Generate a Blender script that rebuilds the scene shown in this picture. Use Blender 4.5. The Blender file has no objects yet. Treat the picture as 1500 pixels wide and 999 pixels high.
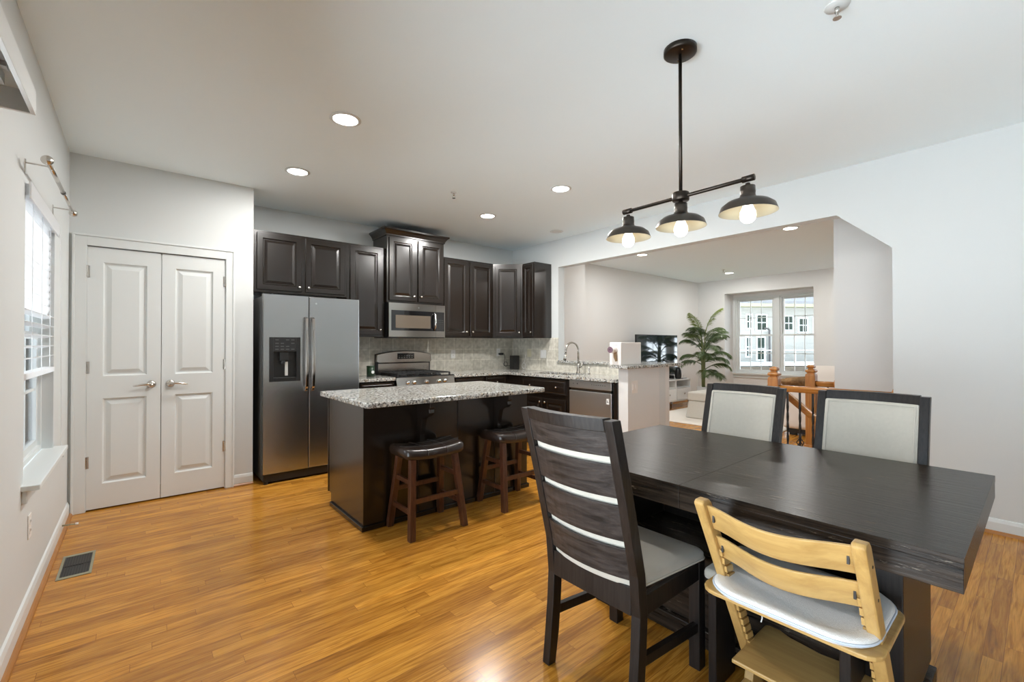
import bpy, bmesh, math, random
from mathutils import Vector, Matrix
random.seed(7)
SC = bpy.context.scene
COL = SC.collection

# ------------------------------------------------------------------ camera
yaw, pitch, roll = .6977, .0086, -.0009
F = Vector((math.sin(yaw)*math.cos(pitch), math.cos(yaw)*math.cos(pitch), math.sin(pitch)))
R0 = Vector((math.cos(yaw), -math.sin(yaw), 0)); U0 = R0.cross(F)
R = R0*math.cos(roll)+U0*math.sin(roll); U = -R0*math.sin(roll)+U0*math.cos(roll)
cam = bpy.data.cameras.new('camera'); camo = bpy.data.objects.new('camera', cam); COL.objects.link(camo)
cam.sensor_width = 36; cam.sensor_fit = 'HORIZONTAL'; cam.lens = 653.24/1500*36; cam.clip_start = .02
M = Matrix((R, U, -F)).transposed().to_4x4(); M.translation = Vector((0, 0, 1.277)); camo.matrix_world = M
SC.camera = camo

# ------------------------------------------------------------------ world, exposure
SC.view_settings.view_transform = 'Standard'
try: SC.view_settings.look = 'None'
except Exception: pass
SC.view_settings.exposure = 0.70; SC.view_settings.gamma = 1; SC.view_settings.use_curve_mapping = False
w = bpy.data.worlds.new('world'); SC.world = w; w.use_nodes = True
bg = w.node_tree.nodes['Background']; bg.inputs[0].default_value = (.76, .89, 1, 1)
_n = w.node_tree.nodes.new; _l = w.node_tree.links.new      # hazy white sky; half below the horizon set brighter, to light the ceiling
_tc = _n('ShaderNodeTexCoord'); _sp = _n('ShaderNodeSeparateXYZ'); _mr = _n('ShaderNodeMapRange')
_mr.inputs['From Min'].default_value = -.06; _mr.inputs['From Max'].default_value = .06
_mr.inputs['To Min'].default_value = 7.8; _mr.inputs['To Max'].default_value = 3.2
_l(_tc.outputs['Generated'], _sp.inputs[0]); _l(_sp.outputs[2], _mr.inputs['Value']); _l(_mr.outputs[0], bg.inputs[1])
_mx = _n('ShaderNodeMix'); _mx.data_type = 'RGBA'; _mx.inputs['A'].default_value = (.87, .95, 1, 1); _mx.inputs['B'].default_value = (.76, .89, 1, 1)
_m2 = _n('ShaderNodeMapRange'); _m2.inputs['From Min'].default_value = -.06; _m2.inputs['From Max'].default_value = .06
_l(_sp.outputs[2], _m2.inputs['Value']); _l(_m2.outputs[0], _mx.inputs['Factor']); _l(_mx.outputs['Result'], bg.inputs[0])
LAMP_W = 13.5       # recessed lamps, watts each
BULB_S = 3.2       # pendant bulbs, emission
cy = SC.cycles
cy.use_denoising = True
try: cy.denoiser = 'OPENIMAGEDENOISE'; cy.denoising_prefilter = 'ACCURATE'
except Exception: pass
cy.max_bounces = 14; cy.diffuse_bounces = 9; cy.glossy_bounces = 5; cy.transparent_max_bounces = 12; cy.transmission_bounces = 6
cy.sample_clamp_indirect = 8; cy.caustics_reflective = False; cy.caustics_refractive = False

# ------------------------------------------------------------------ materials
def _mat(name):
    m = bpy.data.materials.new(name); m.use_nodes = True
    return m, m.node_tree, m.node_tree.nodes['Principled BSDF']
def mat(name, col, rough=.5, metal=0, spec=.5, bump=None, bscale=200, coat=0, var=0, vscale=8, stretch=(1, 1, 1), sheen=0, aniso=0):
    m, t, b = _mat(name)
    b.inputs['Base Color'].default_value = (*col, 1); b.inputs['Roughness'].default_value = rough
    b.inputs['Metallic'].default_value = metal; b.inputs['Specular IOR Level'].default_value = spec
    b.inputs['Coat Weight'].default_value = coat; b.inputs['Coat Roughness'].default_value = .20
    b.inputs['Sheen Weight'].default_value = sheen
    if aniso: b.inputs['Anisotropic'].default_value = aniso
    N = t.nodes.new; L = t.links.new
    tc = N('ShaderNodeTexCoord'); mp = N('ShaderNodeMapping'); mp.inputs['Scale'].default_value = stretch
    L(tc.outputs['Object'], mp.inputs[0])
    ns = N('ShaderNodeTexNoise'); ns.inputs['Scale'].default_value = vscale; ns.inputs['Detail'].default_value = 5
    L(mp.outputs[0], ns.inputs['Vector'])
    if var:
        mx = N('ShaderNodeMix'); mx.data_type = 'RGBA'
        a = [max(0, c*(1-var)) for c in col]; c2 = [min(1, c*(1+var)) for c in col]
        mx.inputs['A'].default_value = (*a, 1); mx.inputs['B'].default_value = (*c2, 1)
        L(ns.outputs['Fac'], mx.inputs['Factor']); L(mx.outputs['Result'], b.inputs['Base Color'])
    if bump:
        n2 = N('ShaderNodeTexNoise'); n2.inputs['Scale'].default_value = bscale; n2.inputs['Detail'].default_value = 4
        L(mp.outputs[0], n2.inputs['Vector'])
        bp = N('ShaderNodeBump'); bp.inputs['Strength'].default_value = bump; bp.inputs['Distance'].default_value = .002
        L(n2.outputs['Fac'], bp.inputs['Height']); L(bp.outputs[0], b.inputs['Normal'])
    return m
def emit(name, col, s):
    m, t, b = _mat(name)
    b.inputs['Base Color'].default_value = (*col, 1); b.inputs['Emission Color'].default_value = (*col, 1)
    b.inputs['Emission Strength'].default_value = s
    return m
def ramp(t, pts):
    r = t.nodes.new('ShaderNodeValToRGB'); e = r.color_ramp.elements
    while len(e) < len(pts): e.new(.5)
    for i, (p, c) in enumerate(pts): e[i].position = p; e[i].color = (*c, 1)
    return r
def wood_floor():
    m, t, b = _mat('oak_plank_floor'); N = t.nodes.new; L = t.links.new
    tc = N('ShaderNodeTexCoord')
    def mth(op, a, b_=None):
        n = N('ShaderNodeMath'); n.operation = op
        for k, v in enumerate((a, b_)):
            if v is None: continue
            if isinstance(v, (int, float)): n.inputs[k].default_value = v
            else: L(v, n.inputs[k])
        return n.outputs[0]
    sp = N('ShaderNodeSeparateXYZ'); L(tc.outputs['Object'], sp.inputs[0])
    ry = mth('DIVIDE', sp.outputs[1], .0575); row = mth('FLOOR', ry); fy_ = mth('FRACT', ry)
    wn = N('ShaderNodeTexWhiteNoise'); wn.noise_dimensions = '1D'; L(row, wn.inputs['W'])
    rx = mth('ADD', mth('DIVIDE', sp.outputs[0], .95), mth('MULTIPLY', wn.outputs['Value'], 7.0)); pid = mth('FLOOR', rx); fx_ = mth('FRACT', rx)
    cb = N('ShaderNodeCombineXYZ'); L(pid, cb.inputs[0]); L(row, cb.inputs[1])
    wn2 = N('ShaderNodeTexWhiteNoise'); wn2.noise_dimensions = '2D'; L(cb.outputs[0], wn2.inputs['Vector'])
    ey = mth('MULTIPLY', mth('MINIMUM', fy_, mth('SUBTRACT', 1.0, fy_)), .0575); ex = mth('MULTIPLY', mth('MINIMUM', fx_, mth('SUBTRACT', 1.0, fx_)), .95)
    gap = mth('LESS_THAN', mth('MINIMUM', ex, ey), .0007)
    # grain, shifted from plank to plank
    mp = N('ShaderNodeMapping'); mp.inputs['Scale'].default_value = (1.3, 17, 1)
    ad = N('ShaderNodeVectorMath'); ad.operation = 'ADD'
    sc = N('ShaderNodeVectorMath'); sc.operation = 'SCALE'; sc.inputs['Scale'].default_value = 13
    L(wn2.outputs['Color'], sc.inputs[0]); L(tc.outputs['Object'], ad.inputs[0]); L(sc.outputs[0], ad.inputs[1]); L(ad.outputs[0], mp.inputs[0])
    n1 = N('ShaderNodeTexNoise'); n1.inputs['Scale'].default_value = 2.2; n1.inputs['Detail'].default_value = 6; n1.inputs['Distortion'].default_value = 1.4
    L(mp.outputs[0], n1.inputs['Vector'])
    mp2 = N('ShaderNodeMapping'); mp2.inputs['Scale'].default_value = (6, 160, 1); L(ad.outputs[0], mp2.inputs[0])
    n2 = N('ShaderNodeTexNoise'); n2.inputs['Scale'].default_value = 1.4; n2.inputs['Detail'].default_value = 4; L(mp2.outputs[0], n2.inputs['Vector'])
    r1 = ramp(t, [(.30, (.29, .115, .014)), (.48, (.47, .205, .028)), (.62, (.58, .275, .042)), (.8, (.40, .165, .02))])
    L(n1.outputs['Fac'], r1.inputs[0])
    r2 = ramp(t, [(.35, (.62, .56, .50)), (.55, (1, 1, 1))]); L(n2.outputs['Fac'], r2.inputs[0])
    mx = N('ShaderNodeMix'); mx.data_type = 'RGBA'; mx.blend_type = 'MULTIPLY'; mx.inputs['Factor'].default_value = .55
    L(r1.outputs[0], mx.inputs['A']); L(r2.outputs[0], mx.inputs['B'])
    r3 = ramp(t, [(0, (.76, .70, .64)), (.5, (1, 1, 1)), (1, (1.18, 1.17, 1.12))]); L(wn2.outputs['Value'], r3.inputs[0])
    m2 = N('ShaderNodeMix'); m2.data_type = 'RGBA'; m2.blend_type = 'MULTIPLY'; m2.inputs['Factor'].default_value = .9
    L(mx.outputs['Result'], m2.inputs['A']); L(r3.outputs[0], m2.inputs['B'])
    m3 = N('ShaderNodeMix'); m3.data_type = 'RGBA'; m3.inputs['B'].default_value = (.17, .06, .012, 1)
    L(gap, m3.inputs['Factor']); L(m2.outputs['Result'], m3.inputs['A']); L(m3.outputs['Result'], b.inputs['Base Color'])
    b.inputs['Roughness'].default_value = .21; b.inputs['Specular IOR Level'].default_value = .36
    bp = N('ShaderNodeBump'); bp.inputs['Strength'].default_value = .25; bp.inputs['Distance'].default_value = .001; bp.invert = True
    L(gap, bp.inputs['Height']); L(bp.outputs[0], b.inputs['Normal'])
    return m
def granite():
    m, t, b = _mat('speckled_granite'); N = t.nodes.new; L = t.links.new
    tc = N('ShaderNodeTexCoord')
    v = N('ShaderNodeTexNoise'); v.inputs['Scale'].default_value = 60; v.inputs['Detail'].default_value = 5; v.inputs['Roughness'].default_value = .7; L(tc.outputs['Object'], v.inputs['Vector'])
    r = ramp(t, [(.36, (.012, .011, .010)), (.43, (.09, .085, .08)), (.49, (.40, .40, .38)), (.60, (.66, .67, .64))]); L(v.outputs['Fac'], r.inputs[0])
    v2 = N('ShaderNodeTexNoise'); v2.inputs['Scale'].default_value = 26; v2.inputs['Detail'].default_value = 4; L(tc.outputs['Object'], v2.inputs['Vector'])
    r2 = ramp(t, [(.52, (1, 1, 1)), (.66, (.70, .56, .40))]); L(v2.outputs['Fac'], r2.inputs[0])
    mx = N('ShaderNodeMix'); mx.data_type = 'RGBA'; mx.blend_type = 'MULTIPLY'; mx.inputs['Factor'].default_value = .8
    L(r.outputs[0], mx.inputs['A']); L(r2.outputs[0], mx.inputs['B']); L(mx.outputs['Result'], b.inputs['Base Color'])
    b.inputs['Roughness'].default_value = .12
    return m
def tile():
    m, t, b = _mat('stone_tile'); N = t.nodes.new; L = t.links.new
    tc = N('ShaderNodeTexCoord'); sp = N('ShaderNodeSeparateXYZ'); L(tc.outputs['Object'], sp.inputs[0])
    a = N('ShaderNodeMath'); a.operation = 'ADD'; L(sp.outputs[0], a.inputs[0]); L(sp.outputs[1], a.inputs[1])
    c = N('ShaderNodeCombineXYZ'); L(a.outputs[0], c.inputs[0]); L(sp.outputs[2], c.inputs[1])
    br = N('ShaderNodeTexBrick'); br.inputs['Scale'].default_value = 1; br.inputs['Brick Width'].default_value = .152; br.inputs['Row Height'].default_value = .152
    br.inputs['Mortar Size'].default_value = .003; br.offset = 0
    br.inputs['Color1'].default_value = (.56, .54, .48, 1); br.inputs['Color2'].default_value = (.64, .62, .56, 1); br.inputs['Mortar'].default_value = (.82, .80, .72, 1)
    L(c.outputs[0], br.inputs['Vector'])
    n = N('ShaderNodeTexNoise'); n.inputs['Scale'].default_value = 22; n.inputs['Detail'].default_value = 6; L(tc.outputs['Object'], n.inputs['Vector'])
    r = ramp(t, [(.33, (.80, .79, .75)), (.62, (1.08, 1.07, 1.05))]); L(n.outputs['Fac'], r.inputs[0])
    mx = N('ShaderNodeMix'); mx.data_type = 'RGBA'; mx.blend_type = 'MULTIPLY'; mx.inputs['Factor'].default_value = 1
    L(br.outputs['Color'], mx.inputs['A']); L(r.outputs[0], mx.inputs['B']); L(mx.outputs['Result'], b.inputs['Base Color'])
    b.inputs['Roughness'].default_value = .35
    return m
def grain(name, c1, c2, rough, axis=1, sc=3.0, hi=None, bump=.15, spec=.5, fine=30):
    """wood with grain along an axis; hi = colour of small rubbed flecks"""
    m, t, b = _mat(name); N = t.nodes.new; L = t.links.new
    tc = N('ShaderNodeTexCoord'); mp = N('ShaderNodeMapping')
    s = [fine]*3; s[axis] = fine/19; mp.inputs['Scale'].default_value = s; L(tc.outputs['Object'], mp.inputs[0])
    n = N('ShaderNodeTexNoise'); n.inputs['Scale'].default_value = sc; n.inputs['Detail'].default_value = 6; n.inputs['Roughness'].default_value = .65; n.inputs['Distortion'].default_value = .3
    L(mp.outputs[0], n.inputs['Vector'])
    r = ramp(t, [(.33, c1), (.66, c2)]); L(n.outputs['Fac'], r.inputs[0]); out = r.outputs[0]
    if hi:
        n2 = N('ShaderNodeTexNoise'); n2.inputs['Scale'].default_value = 4.5; n2.inputs['Detail'].default_value = 8; n2.inputs['Roughness'].default_value = .8
        mp2 = N('ShaderNodeMapping'); s2 = [9, 9, 9]; s2[axis] = 1.3; mp2.inputs['Scale'].default_value = s2; L(tc.outputs['Object'], mp2.inputs[0]); L(mp2.outputs[0], n2.inputs['Vector'])
        r2 = ramp(t, [(.60, (0, 0, 0)), (.66, (1, 1, 1))]); L(n2.outputs['Fac'], r2.inputs[0])
        mx = N('ShaderNodeMix'); mx.data_type = 'RGBA'; mx.inputs['B'].default_value = (*hi, 1)
        ml = N('ShaderNodeMath'); ml.operation = 'MULTIPLY'; ml.inputs[1].default_value = .55; L(r2.outputs[0], ml.inputs[0])
        L(ml.outputs[0], mx.inputs['Factor']); L(out, mx.inputs['A']); out = mx.outputs['Result']
    L(out, b.inputs['Base Color']); b.inputs['Roughness'].default_value = rough; b.inputs['Specular IOR Level'].default_value = spec
    bp = N('ShaderNodeBump'); bp.inputs['Strength'].default_value = bump; bp.inputs['Distance'].default_value = .002
    L(n.outputs['Fac'], bp.inputs['Height']); L(bp.outputs[0], b.inputs['Normal'])
    return m
def steel(name, col, rough, along=2):
    m, t, b = _mat(name); N = t.nodes.new; L = t.links.new
    tc = N('ShaderNodeTexCoord'); mp = N('ShaderNodeMapping'); s = [420, 420, 420]; s[along] = 2; mp.inputs['Scale'].default_value = s
    L(tc.outputs['Object'], mp.inputs[0]); n = N('ShaderNodeTexNoise'); n.inputs['Scale'].default_value = 1; n.inputs['Detail'].default_value = 2; L(mp.outputs[0], n.inputs['Vector'])
    bp = N('ShaderNodeBump'); bp.inputs['Strength'].default_value = .04; bp.inputs['Distance'].default_value = .001
    L(n.outputs['Fac'], bp.inputs['Height']); L(bp.outputs[0], b.inputs['Normal'])
    b.inputs['Base Color'].default_value = (*col, 1); b.inputs['Metallic'].default_value = 1; b.inputs['Roughness'].default_value = rough
    return m
def pane():
    m = bpy.data.materials.new('window_pane'); m.use_nodes = True; t = m.node_tree; t.nodes.clear(); N = t.nodes.new; L = t.links.new
    o = N('ShaderNodeOutputMaterial'); mx = N('ShaderNodeMixShader'); tr = N('ShaderNodeBsdfTransparent'); g = N('ShaderNodeBsdfGlossy'); g.inputs['Roughness'].default_value = .0
    f = N('ShaderNodeFresnel'); f.inputs['IOR'].default_value = 1.45
    L(f.outputs[0], mx.inputs[0]); L(tr.outputs[0], mx.inputs[1]); L(g.outputs[0], mx.inputs[2]); L(mx.outputs[0], o.inputs[0])
    return m
def translucent(name, col, f):
    mm = mat(name, col, .45); t = mm.node_tree; N = t.nodes.new; L = t.links.new
    o = [n for n in t.nodes if n.type == 'OUTPUT_MATERIAL'][0]; b = t.nodes['Principled BSDF']
    tr = N('ShaderNodeBsdfTranslucent'); tr.inputs['Color'].default_value = (*col, 1); mx = N('ShaderNodeMixShader'); mx.inputs[0].default_value = f
    L(b.outputs[0], mx.inputs[1]); L(tr.outputs[0], mx.inputs[2]); L(mx.outputs[0], o.inputs['Surface']); return mm
def siding():
    m, t, b = _mat('lap_siding'); N = t.nodes.new; L = t.links.new
    tc = N('ShaderNodeTexCoord'); sp = N('ShaderNodeSeparateXYZ'); L(tc.outputs['Object'], sp.inputs[0])
    ml = N('ShaderNodeMath'); ml.operation = 'MULTIPLY'; ml.inputs[1].default_value = 5.5; L(sp.outputs[2], ml.inputs[0])
    fr = N('ShaderNodeMath'); fr.operation = 'FRACT'; L(ml.outputs[0], fr.inputs[0])
    bp = N('ShaderNodeBump'); bp.inputs['Strength'].default_value = 1; bp.inputs['Distance'].default_value = .03; L(fr.outputs[0], bp.inputs['Height']); L(bp.outputs[0], b.inputs['Normal'])
    b.inputs['Base Color'].default_value = (.25, .245, .225, 1); b.inputs['Roughness'].default_value = .6
    return m
def screen():
    m, t, b = _mat('television_screen'); b.inputs['Base Color'].default_value = (.02, .03, .035, 1); b.inputs['Roughness'].default_value = .06; b.inputs['Specular IOR Level'].default_value = 1.0
    return m
m = mat
WALL = m('wall_paint', (.64, .665, .665), .55, spec=.25)
WARM = m('living_wall_paint', (.71, .71, .70), .55, spec=.25)
CEIL = m('ceiling_paint', (.87, .96, 1.0), .8, spec=.1)
TRIM = m('white_trim_paint', (.68, .71, .71), .35)
FLOOR = wood_floor()
SHOE = m('oak_shoe_moulding', (.36, .15, .035), .35, var=.2)
CAB = m('espresso_cabinet', (.0125, .0082, .0058), .24, spec=.45, var=.15, vscale=4, coat=.45)
CABIN = m('espresso_recess', (.006, .005, .004), .5)
GRAN = granite(); TILE = tile()
STEEL = steel('brushed_steel', (.46, .47, .475), .27); STEELH = steel('brushed_steel_horizontal', (.44, .41, .38), .15, 0)
DSTEEL = steel('dishwasher_steel', (.66, .65, .63), .38, 1)
NICKEL = m('satin_nickel', (.62, .59, .55), .22, 1); CHROME = m('polished_metal', (.8, .8, .8), .08, 1)
BLACKP = m('black_plastic', (.012, .012, .012), .35); BLACKG = m('black_glass', (.006, .006, .007), .05, spec=.8); GREYP = m('grey_plastic', (.10, .10, .10), .45)
IRON = m('black_iron', (.012, .012, .012), .5, bump=.3, bscale=60); CAST = m('cast_iron', (.015, .015, .015), .6)
LEATHER = m('brown_leather', (.022, .014, .011), .27, spec=.6, bump=.25, bscale=180)
STOOLW = grain('walnut_stained_wood', (.040, .012, .005), (.115, .042, .018), .32, 2, 2.2)
TABLEW = grain('dark_table_wood', (.003, .0022, .0018), (.045, .032, .023), .27, 1, 3.6, (.34, .29, .23), .9, .22, 15)
CHAIRW = grain('dark_chair_wood', (.006, .0048, .0045), (.022, .017, .015), .36, 2, 3.0, None, .25, .35)
SLATW = grain('dark_slat_wood', (.008, .006, .005), (.050, .040, .036), .42, 1, 3.4, None, .8, .3, 17)
LINEN = m('light_linen', (.53, .50, .435), .85, var=.06, vscale=60, bump=.5, bscale=500, sheen=.2, spec=.2)
SEATF = m('grey_seat_fabric', (.46, .44, .39), .8, var=.13, vscale=10, bump=.4, bscale=400, sheen=.3, spec=.2)
PIPE = m('fabric_piping', (.55, .52, .46), .8, spec=.2)
BEECH = grain('beech_wood', (.42, .25, .08), (.57, .37, .135), .33, 1, 1.0, None, .05)
BEECHV = grain('beech_wood_upright', (.41, .245, .078), (.57, .365, .13), .33, 2, 1.0, None, .05)
SLOT = m('dark_slot', (.02, .015, .01), .5)
MESHF = m('white_mesh_fabric', (.78, .78, .77), .8, bump=.8, bscale=420, spec=.2, var=.08, vscale=300)
OAK = grain('honey_oak', (.34, .125, .025), (.50, .215, .05), .28, 2, 1.6, None, .08)
OAKH = grain('honey_oak_rail', (.36, .14, .03), (.54, .24, .06), .26, 1, 1.6, None, .08)
BRONZE = m('dark_bronze', (.042, .034, .028), .32, .85); BRUSHED = m('brushed_bronze', (.085, .074, .064), .3, .9)
CREAM = m('cream_enamel', (.52, .48, .36), .4)
BULB = emit('lit_bulb', (1, .90, .74), BULB_S)
LENS = emit('lit_lens', (1, .96, .90), 9.0)
UNLIT = m('unlit_lens', (.62, .61, .58), .4)
SLIP = m('cotton_slipcover', (.74, .70, .66), .9, bump=.4, bscale=30, spec=.1); PINKC = m('pale_cushion', (.74, .69, .64), .9, spec=.1)
BROWNF = m('brown_patterned_throw', (.28, .17, .085), .9, var=.8, vscale=26, spec=.1)
OTTO = m('beige_ottoman_cloth', (.55, .53, .48), .9, var=.06, vscale=50, spec=.1)
RUG = m('cream_rug', (.78, .74, .68), .95, bump=1, bscale=120, spec=.05)
LEAF = m('palm_leaf', (.075, .125, .035), .4, var=.5, vscale=5); LEAFY = m('young_palm_leaf', (.20, .26, .045), .4, var=.35, vscale=6)
STEM = m('palm_stem', (.17, .19, .07), .5); POT = m('white_pot', (.80, .79, .77), .35)
LACQ = m('white_lacquer', (.80, .80, .79), .3); SCREEN = screen()
PLATE = m('white_plastic', (.80, .80, .79), .3); IVORY = m('ivory_plastic', (.66, .62, .46), .35)
GREEN = m('dark_green_tin', (.015, .045, .02), .35, var=.4, vscale=40)
PEACH = m('appliance_cream', (.80, .76, .72), .3); PURPLE = m('dial_ring', (.16, .10, .13), .35); TAN = m('tan_brown', (.25, .16, .08), .45)
BLIND = translucent('white_blind_slat', (.86, .87, .88), .45); GLASS = pane(); ALU = m('grey_aluminium', (.45, .45, .44), .35, .8)
VENTM = m('brass_register', (.30, .29, .20), .45, .3)
SIDE = siding(); ROOF = m('grey_shingles', (.16, .16, .17), .9, var=.3, vscale=6); SOFF = m('olive_soffit', (.26, .25, .16), .7)
EXTW = m('exterior_window_glass', (.018, .028, .022), .6, spec=.1); DOWN = m('dark_downspout', (.05, .045, .045), .5); BARK = m('dark_wood_fence', (.07, .055, .04), .8, var=.5, vscale=3)
GRASS = m('ground_cover', (.12, .14, .06), .9, var=.4, vscale=1)
INK = m('grey_ink', (.25, .25, .25), .5); REDK = m('clear_plastic', (.55, .55, .52), .2)

# ------------------------------------------------------------------ mesh helpers
def axis_closed(prof): return prof[0][0] > 0 and prof[0] == prof[-1]
class MB:
    def __init__(s): s.v = []; s.f = []
    def add(s, vs, fs):
        n = len(s.v); s.v += [tuple(p) for p in vs]; s.f += [tuple(i+n for i in f) for f in fs]; return s
    def box(s, x0, x1, y0, y1, z0, z1):
        return s.add([(x, y, z) for x in (x0, x1) for y in (y0, y1) for z in (z0, z1)],
                     [(0, 1, 3, 2), (4, 6, 7, 5), (0, 4, 5, 1), (2, 3, 7, 6), (0, 2, 6, 4), (1, 5, 7, 3)])
    def hexa(s, bot, top):      # two quads
        return s.add(list(bot)+list(top), [(3, 2, 1, 0), (4, 5, 6, 7)]+[(i, (i+1) % 4, (i+1) % 4+4, i+4) for i in range(4)])
    def prism(s, pts, axis, a, b):
        def P(u, v, c): return {'x': (c, u, v), 'y': (u, c, v), 'z': (u, v, c)}[axis]
        n = len(pts)
        return s.add([P(u, v, a) for u, v in pts]+[P(u, v, b) for u, v in pts],
                     [tuple(range(n)), tuple(range(2*n-1, n-1, -1))]+[(i, (i+1) % n, (i+1) % n+n, i+n) for i in range(n)])
    def loft(s, rings, cap=True, closed=False):
        n = len(rings[0]); vs = [p for r in rings for p in r]; fs = []
        k = len(rings)
        for a in range(k if closed else k-1):
            b = (a+1) % k
            for i in range(n): fs.append((a*n+i, a*n+(i+1) % n, b*n+(i+1) % n, b*n+i))
        if cap and not closed: fs += [tuple(range(n-1, -1, -1)), tuple(range((k-1)*n, k*n))]
        return s.add(vs, fs)
    def tube(s, path, r, n=10, closed=False, flat=None):
        path = [Vector(p) for p in path]; rings = []; k = len(path)
        rr = r if isinstance(r, (list, tuple)) else [r]*k
        prev = None
        for i, p in enumerate(path):
            if closed: d = path[(i+1) % k]-path[i-1]
            else: d = path[min(i+1, k-1)]-path[max(i-1, 0)]
            d.normalize()
            if prev is None:
                a = Vector((0, 0, 1)) if abs(d.z) < .9 else Vector((1, 0, 0))
                u = d.cross(a).normalized()
            else: u = (prev-d*prev.dot(d)).normalized()
            prev = u; v = d.cross(u)
            fl = flat or 1
            rings.append([p+u*math.cos(t)*rr[i]+v*math.sin(t)*rr[i]*fl for t in [2*math.pi*j/n for j in range(n)]])
        return s.loft(rings, closed=closed)
    def lathe(s, prof, c=(0, 0, 0), n=24, axis='z'):
        rings = []
        for r, h in prof:
            ring = []
            for j in range(n):
                t = 2*math.pi*j/n; a, b = r*math.cos(t), r*math.sin(t)
                ring.append({'z': (c[0]+a, c[1]+b, c[2]+h), 'x': (c[0]+h, c[1]+a, c[2]+b), 'y': (c[0]+a, c[1]+h, c[2]+b)}[axis])
            rings.append(ring)
        return s.loft(rings, closed=(axis_closed(prof)))
    def cyl(s, c, r, h, axis='z', n=20): return s.lathe([(r, 0), (r, h)], c, n, axis)
    def beam(s, a, b, w, h):    # square bar a->b, w horizontal width, h other
        a, b = Vector(a), Vector(b); d = (b-a).normalized()
        up = Vector((0, 0, 1)) if abs(d.z) < .95 else Vector((1, 0, 0))
        u = d.cross(up).normalized()*w/2; v = u.cross(d).normalized()*h/2
        return s.loft([[p+u+v, p-u+v, p-u-v, p+u-v] for p in (a, b)])
    def rings(s, fr, u0, u1, z0, z1, prof):     # nested rectangles (inset, out)
        rs = []
        for i, wv in prof: rs.append([fr(u0+i, wv, z0+i), fr(u1-i, wv, z0+i), fr(u1-i, wv, z1-i), fr(u0+i, wv, z1-i)])
        return s.loft(rs)
def mesh(name, mb, mt, smooth=False, off=(0, 0, 0)):
    me = bpy.data.meshes.new(name); me.from_pydata([(x-off[0], y-off[1], z-off[2]) for x, y, z in mb.v], [], mb.f)
    bm = bmesh.new(); bm.from_mesh(me); bmesh.ops.recalc_face_normals(bm, faces=bm.faces[:]); bm.to_mesh(me); bm.free()
    me.materials.append(mt)
    if smooth:
        for p in me.polygons: p.use_smooth = True
    return me
def finish(o, bevel, smooth, sub=0):
    if bevel:
        md = o.modifiers.new('bevel', 'BEVEL'); md.width = bevel; md.segments = 2; md.limit_method = 'ANGLE'; md.angle_limit = math.radians(35)
    if sub:
        md = o.modifiers.new('sub', 'SUBSURF'); md.levels = sub; md.render_levels = sub
    if smooth and not sub:
        try:
            for p in o.data.polygons: p.use_smooth = True
            with bpy.context.temp_override(object=o, selected_objects=[o], active_object=o, selected_editable_objects=[o]):
                bpy.ops.object.shade_auto_smooth(angle=math.radians(40))
        except Exception: pass
def props(o, label=None, cat=None, group=None, kind=None):
    for k, v in (('label', label), ('category', cat), ('group', group), ('kind', kind)):
        if v: o[k] = v
class T:
    """a thing: an Empty at its base, with its parts under it (geometry given in world space unless local)"""
    def __init__(s, name, loc, label, cat, group=None, rot=0, local=False, kind=None):
        s.o = bpy.data.objects.new(name, None); s.o.empty_display_size = .05; COL.objects.link(s.o); s.o.location = loc; s.o.rotation_euler = (0, 0, rot)
        props(s.o, label, cat, group, kind); s.off = (0, 0, 0) if local else tuple(loc)
    def part(s, name, mb, mt, parent=None, bevel=0, smooth=False, label=None, sub=0, kind=None):
        o = bpy.data.objects.new(name, mesh(name, mb, mt, smooth or sub > 0, s.off)); COL.objects.link(o)
        o.parent = parent or s.o
        if label: o['label'] = label
        if kind: o['kind'] = kind
        finish(o, bevel, smooth, sub); return o
def one(name, mb, mt, label, cat, group=None, bevel=0, smooth=False, kind=None, sub=0):
    """a thing of one mesh, its origin at its base"""
    xs = [v[0] for v in mb.v]; ys = [v[1] for v in mb.v]; zs = [v[2] for v in mb.v]
    c = ((min(xs)+max(xs))/2, (min(ys)+max(ys))/2, min(zs))
    o = bpy.data.objects.new(name, mesh(name, mb, mt, smooth or sub > 0, c)); COL.objects.link(o); o.location = c
    props(o, label, cat, group, kind); finish(o, bevel, smooth, sub); return o
def struct(name, mb, mt, bevel=0, smooth=False, parent=None):
    o = bpy.data.objects.new(name, mesh(name, mb, mt, smooth)); COL.objects.link(o)
    if parent: o.parent = parent
    else: o['kind'] = 'structure'
    finish(o, bevel, smooth); return o
def dup(o, loc=None, rot=None, label=None, parent=None):
    c = o.copy(); COL.objects.link(c)
    if parent: c.parent = parent
    if loc is not None: c.location = loc
    if rot is not None: c.rotation_euler = (0, 0, rot)
    if label: c['label'] = label
    for ch in list(o.children): dup(ch, parent=c)
    return c
def fy(y0):  return lambda u, w_, z: (u, y0-w_, z)      # face looking to -y
def fx(x0):  return lambda u, w_, z: (x0-w_, u, z)      # face looking to -x
PANEL = [(0, 0), (0, .018), (.003, .021), (.050, .021), (.060, .010), (.066, .010), (.092, .019)]

# ------------------------------------------------------------------ structure
XL, YC, YK, XR, H = -.4024, 4.717, 5.293, 4.4555, 2.737
YB = -1.7
XF = 10.15; YL = 5.25
b = MB()
b.box(XL-.15, XR+.12, YB, YK+.15, -.05, 0); b.box(XR+.12, 5.25, 1.55, YK+.15, -.05, 0); b.box(5.25, 10.75, YB, YK+.15, -.05, 0)
floor = struct('floor', b, FLOOR)
struct('ceiling', MB().box(XL-.15, 10.75, YB-.15, YK+.15, H, H+.1), CEIL)
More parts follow.
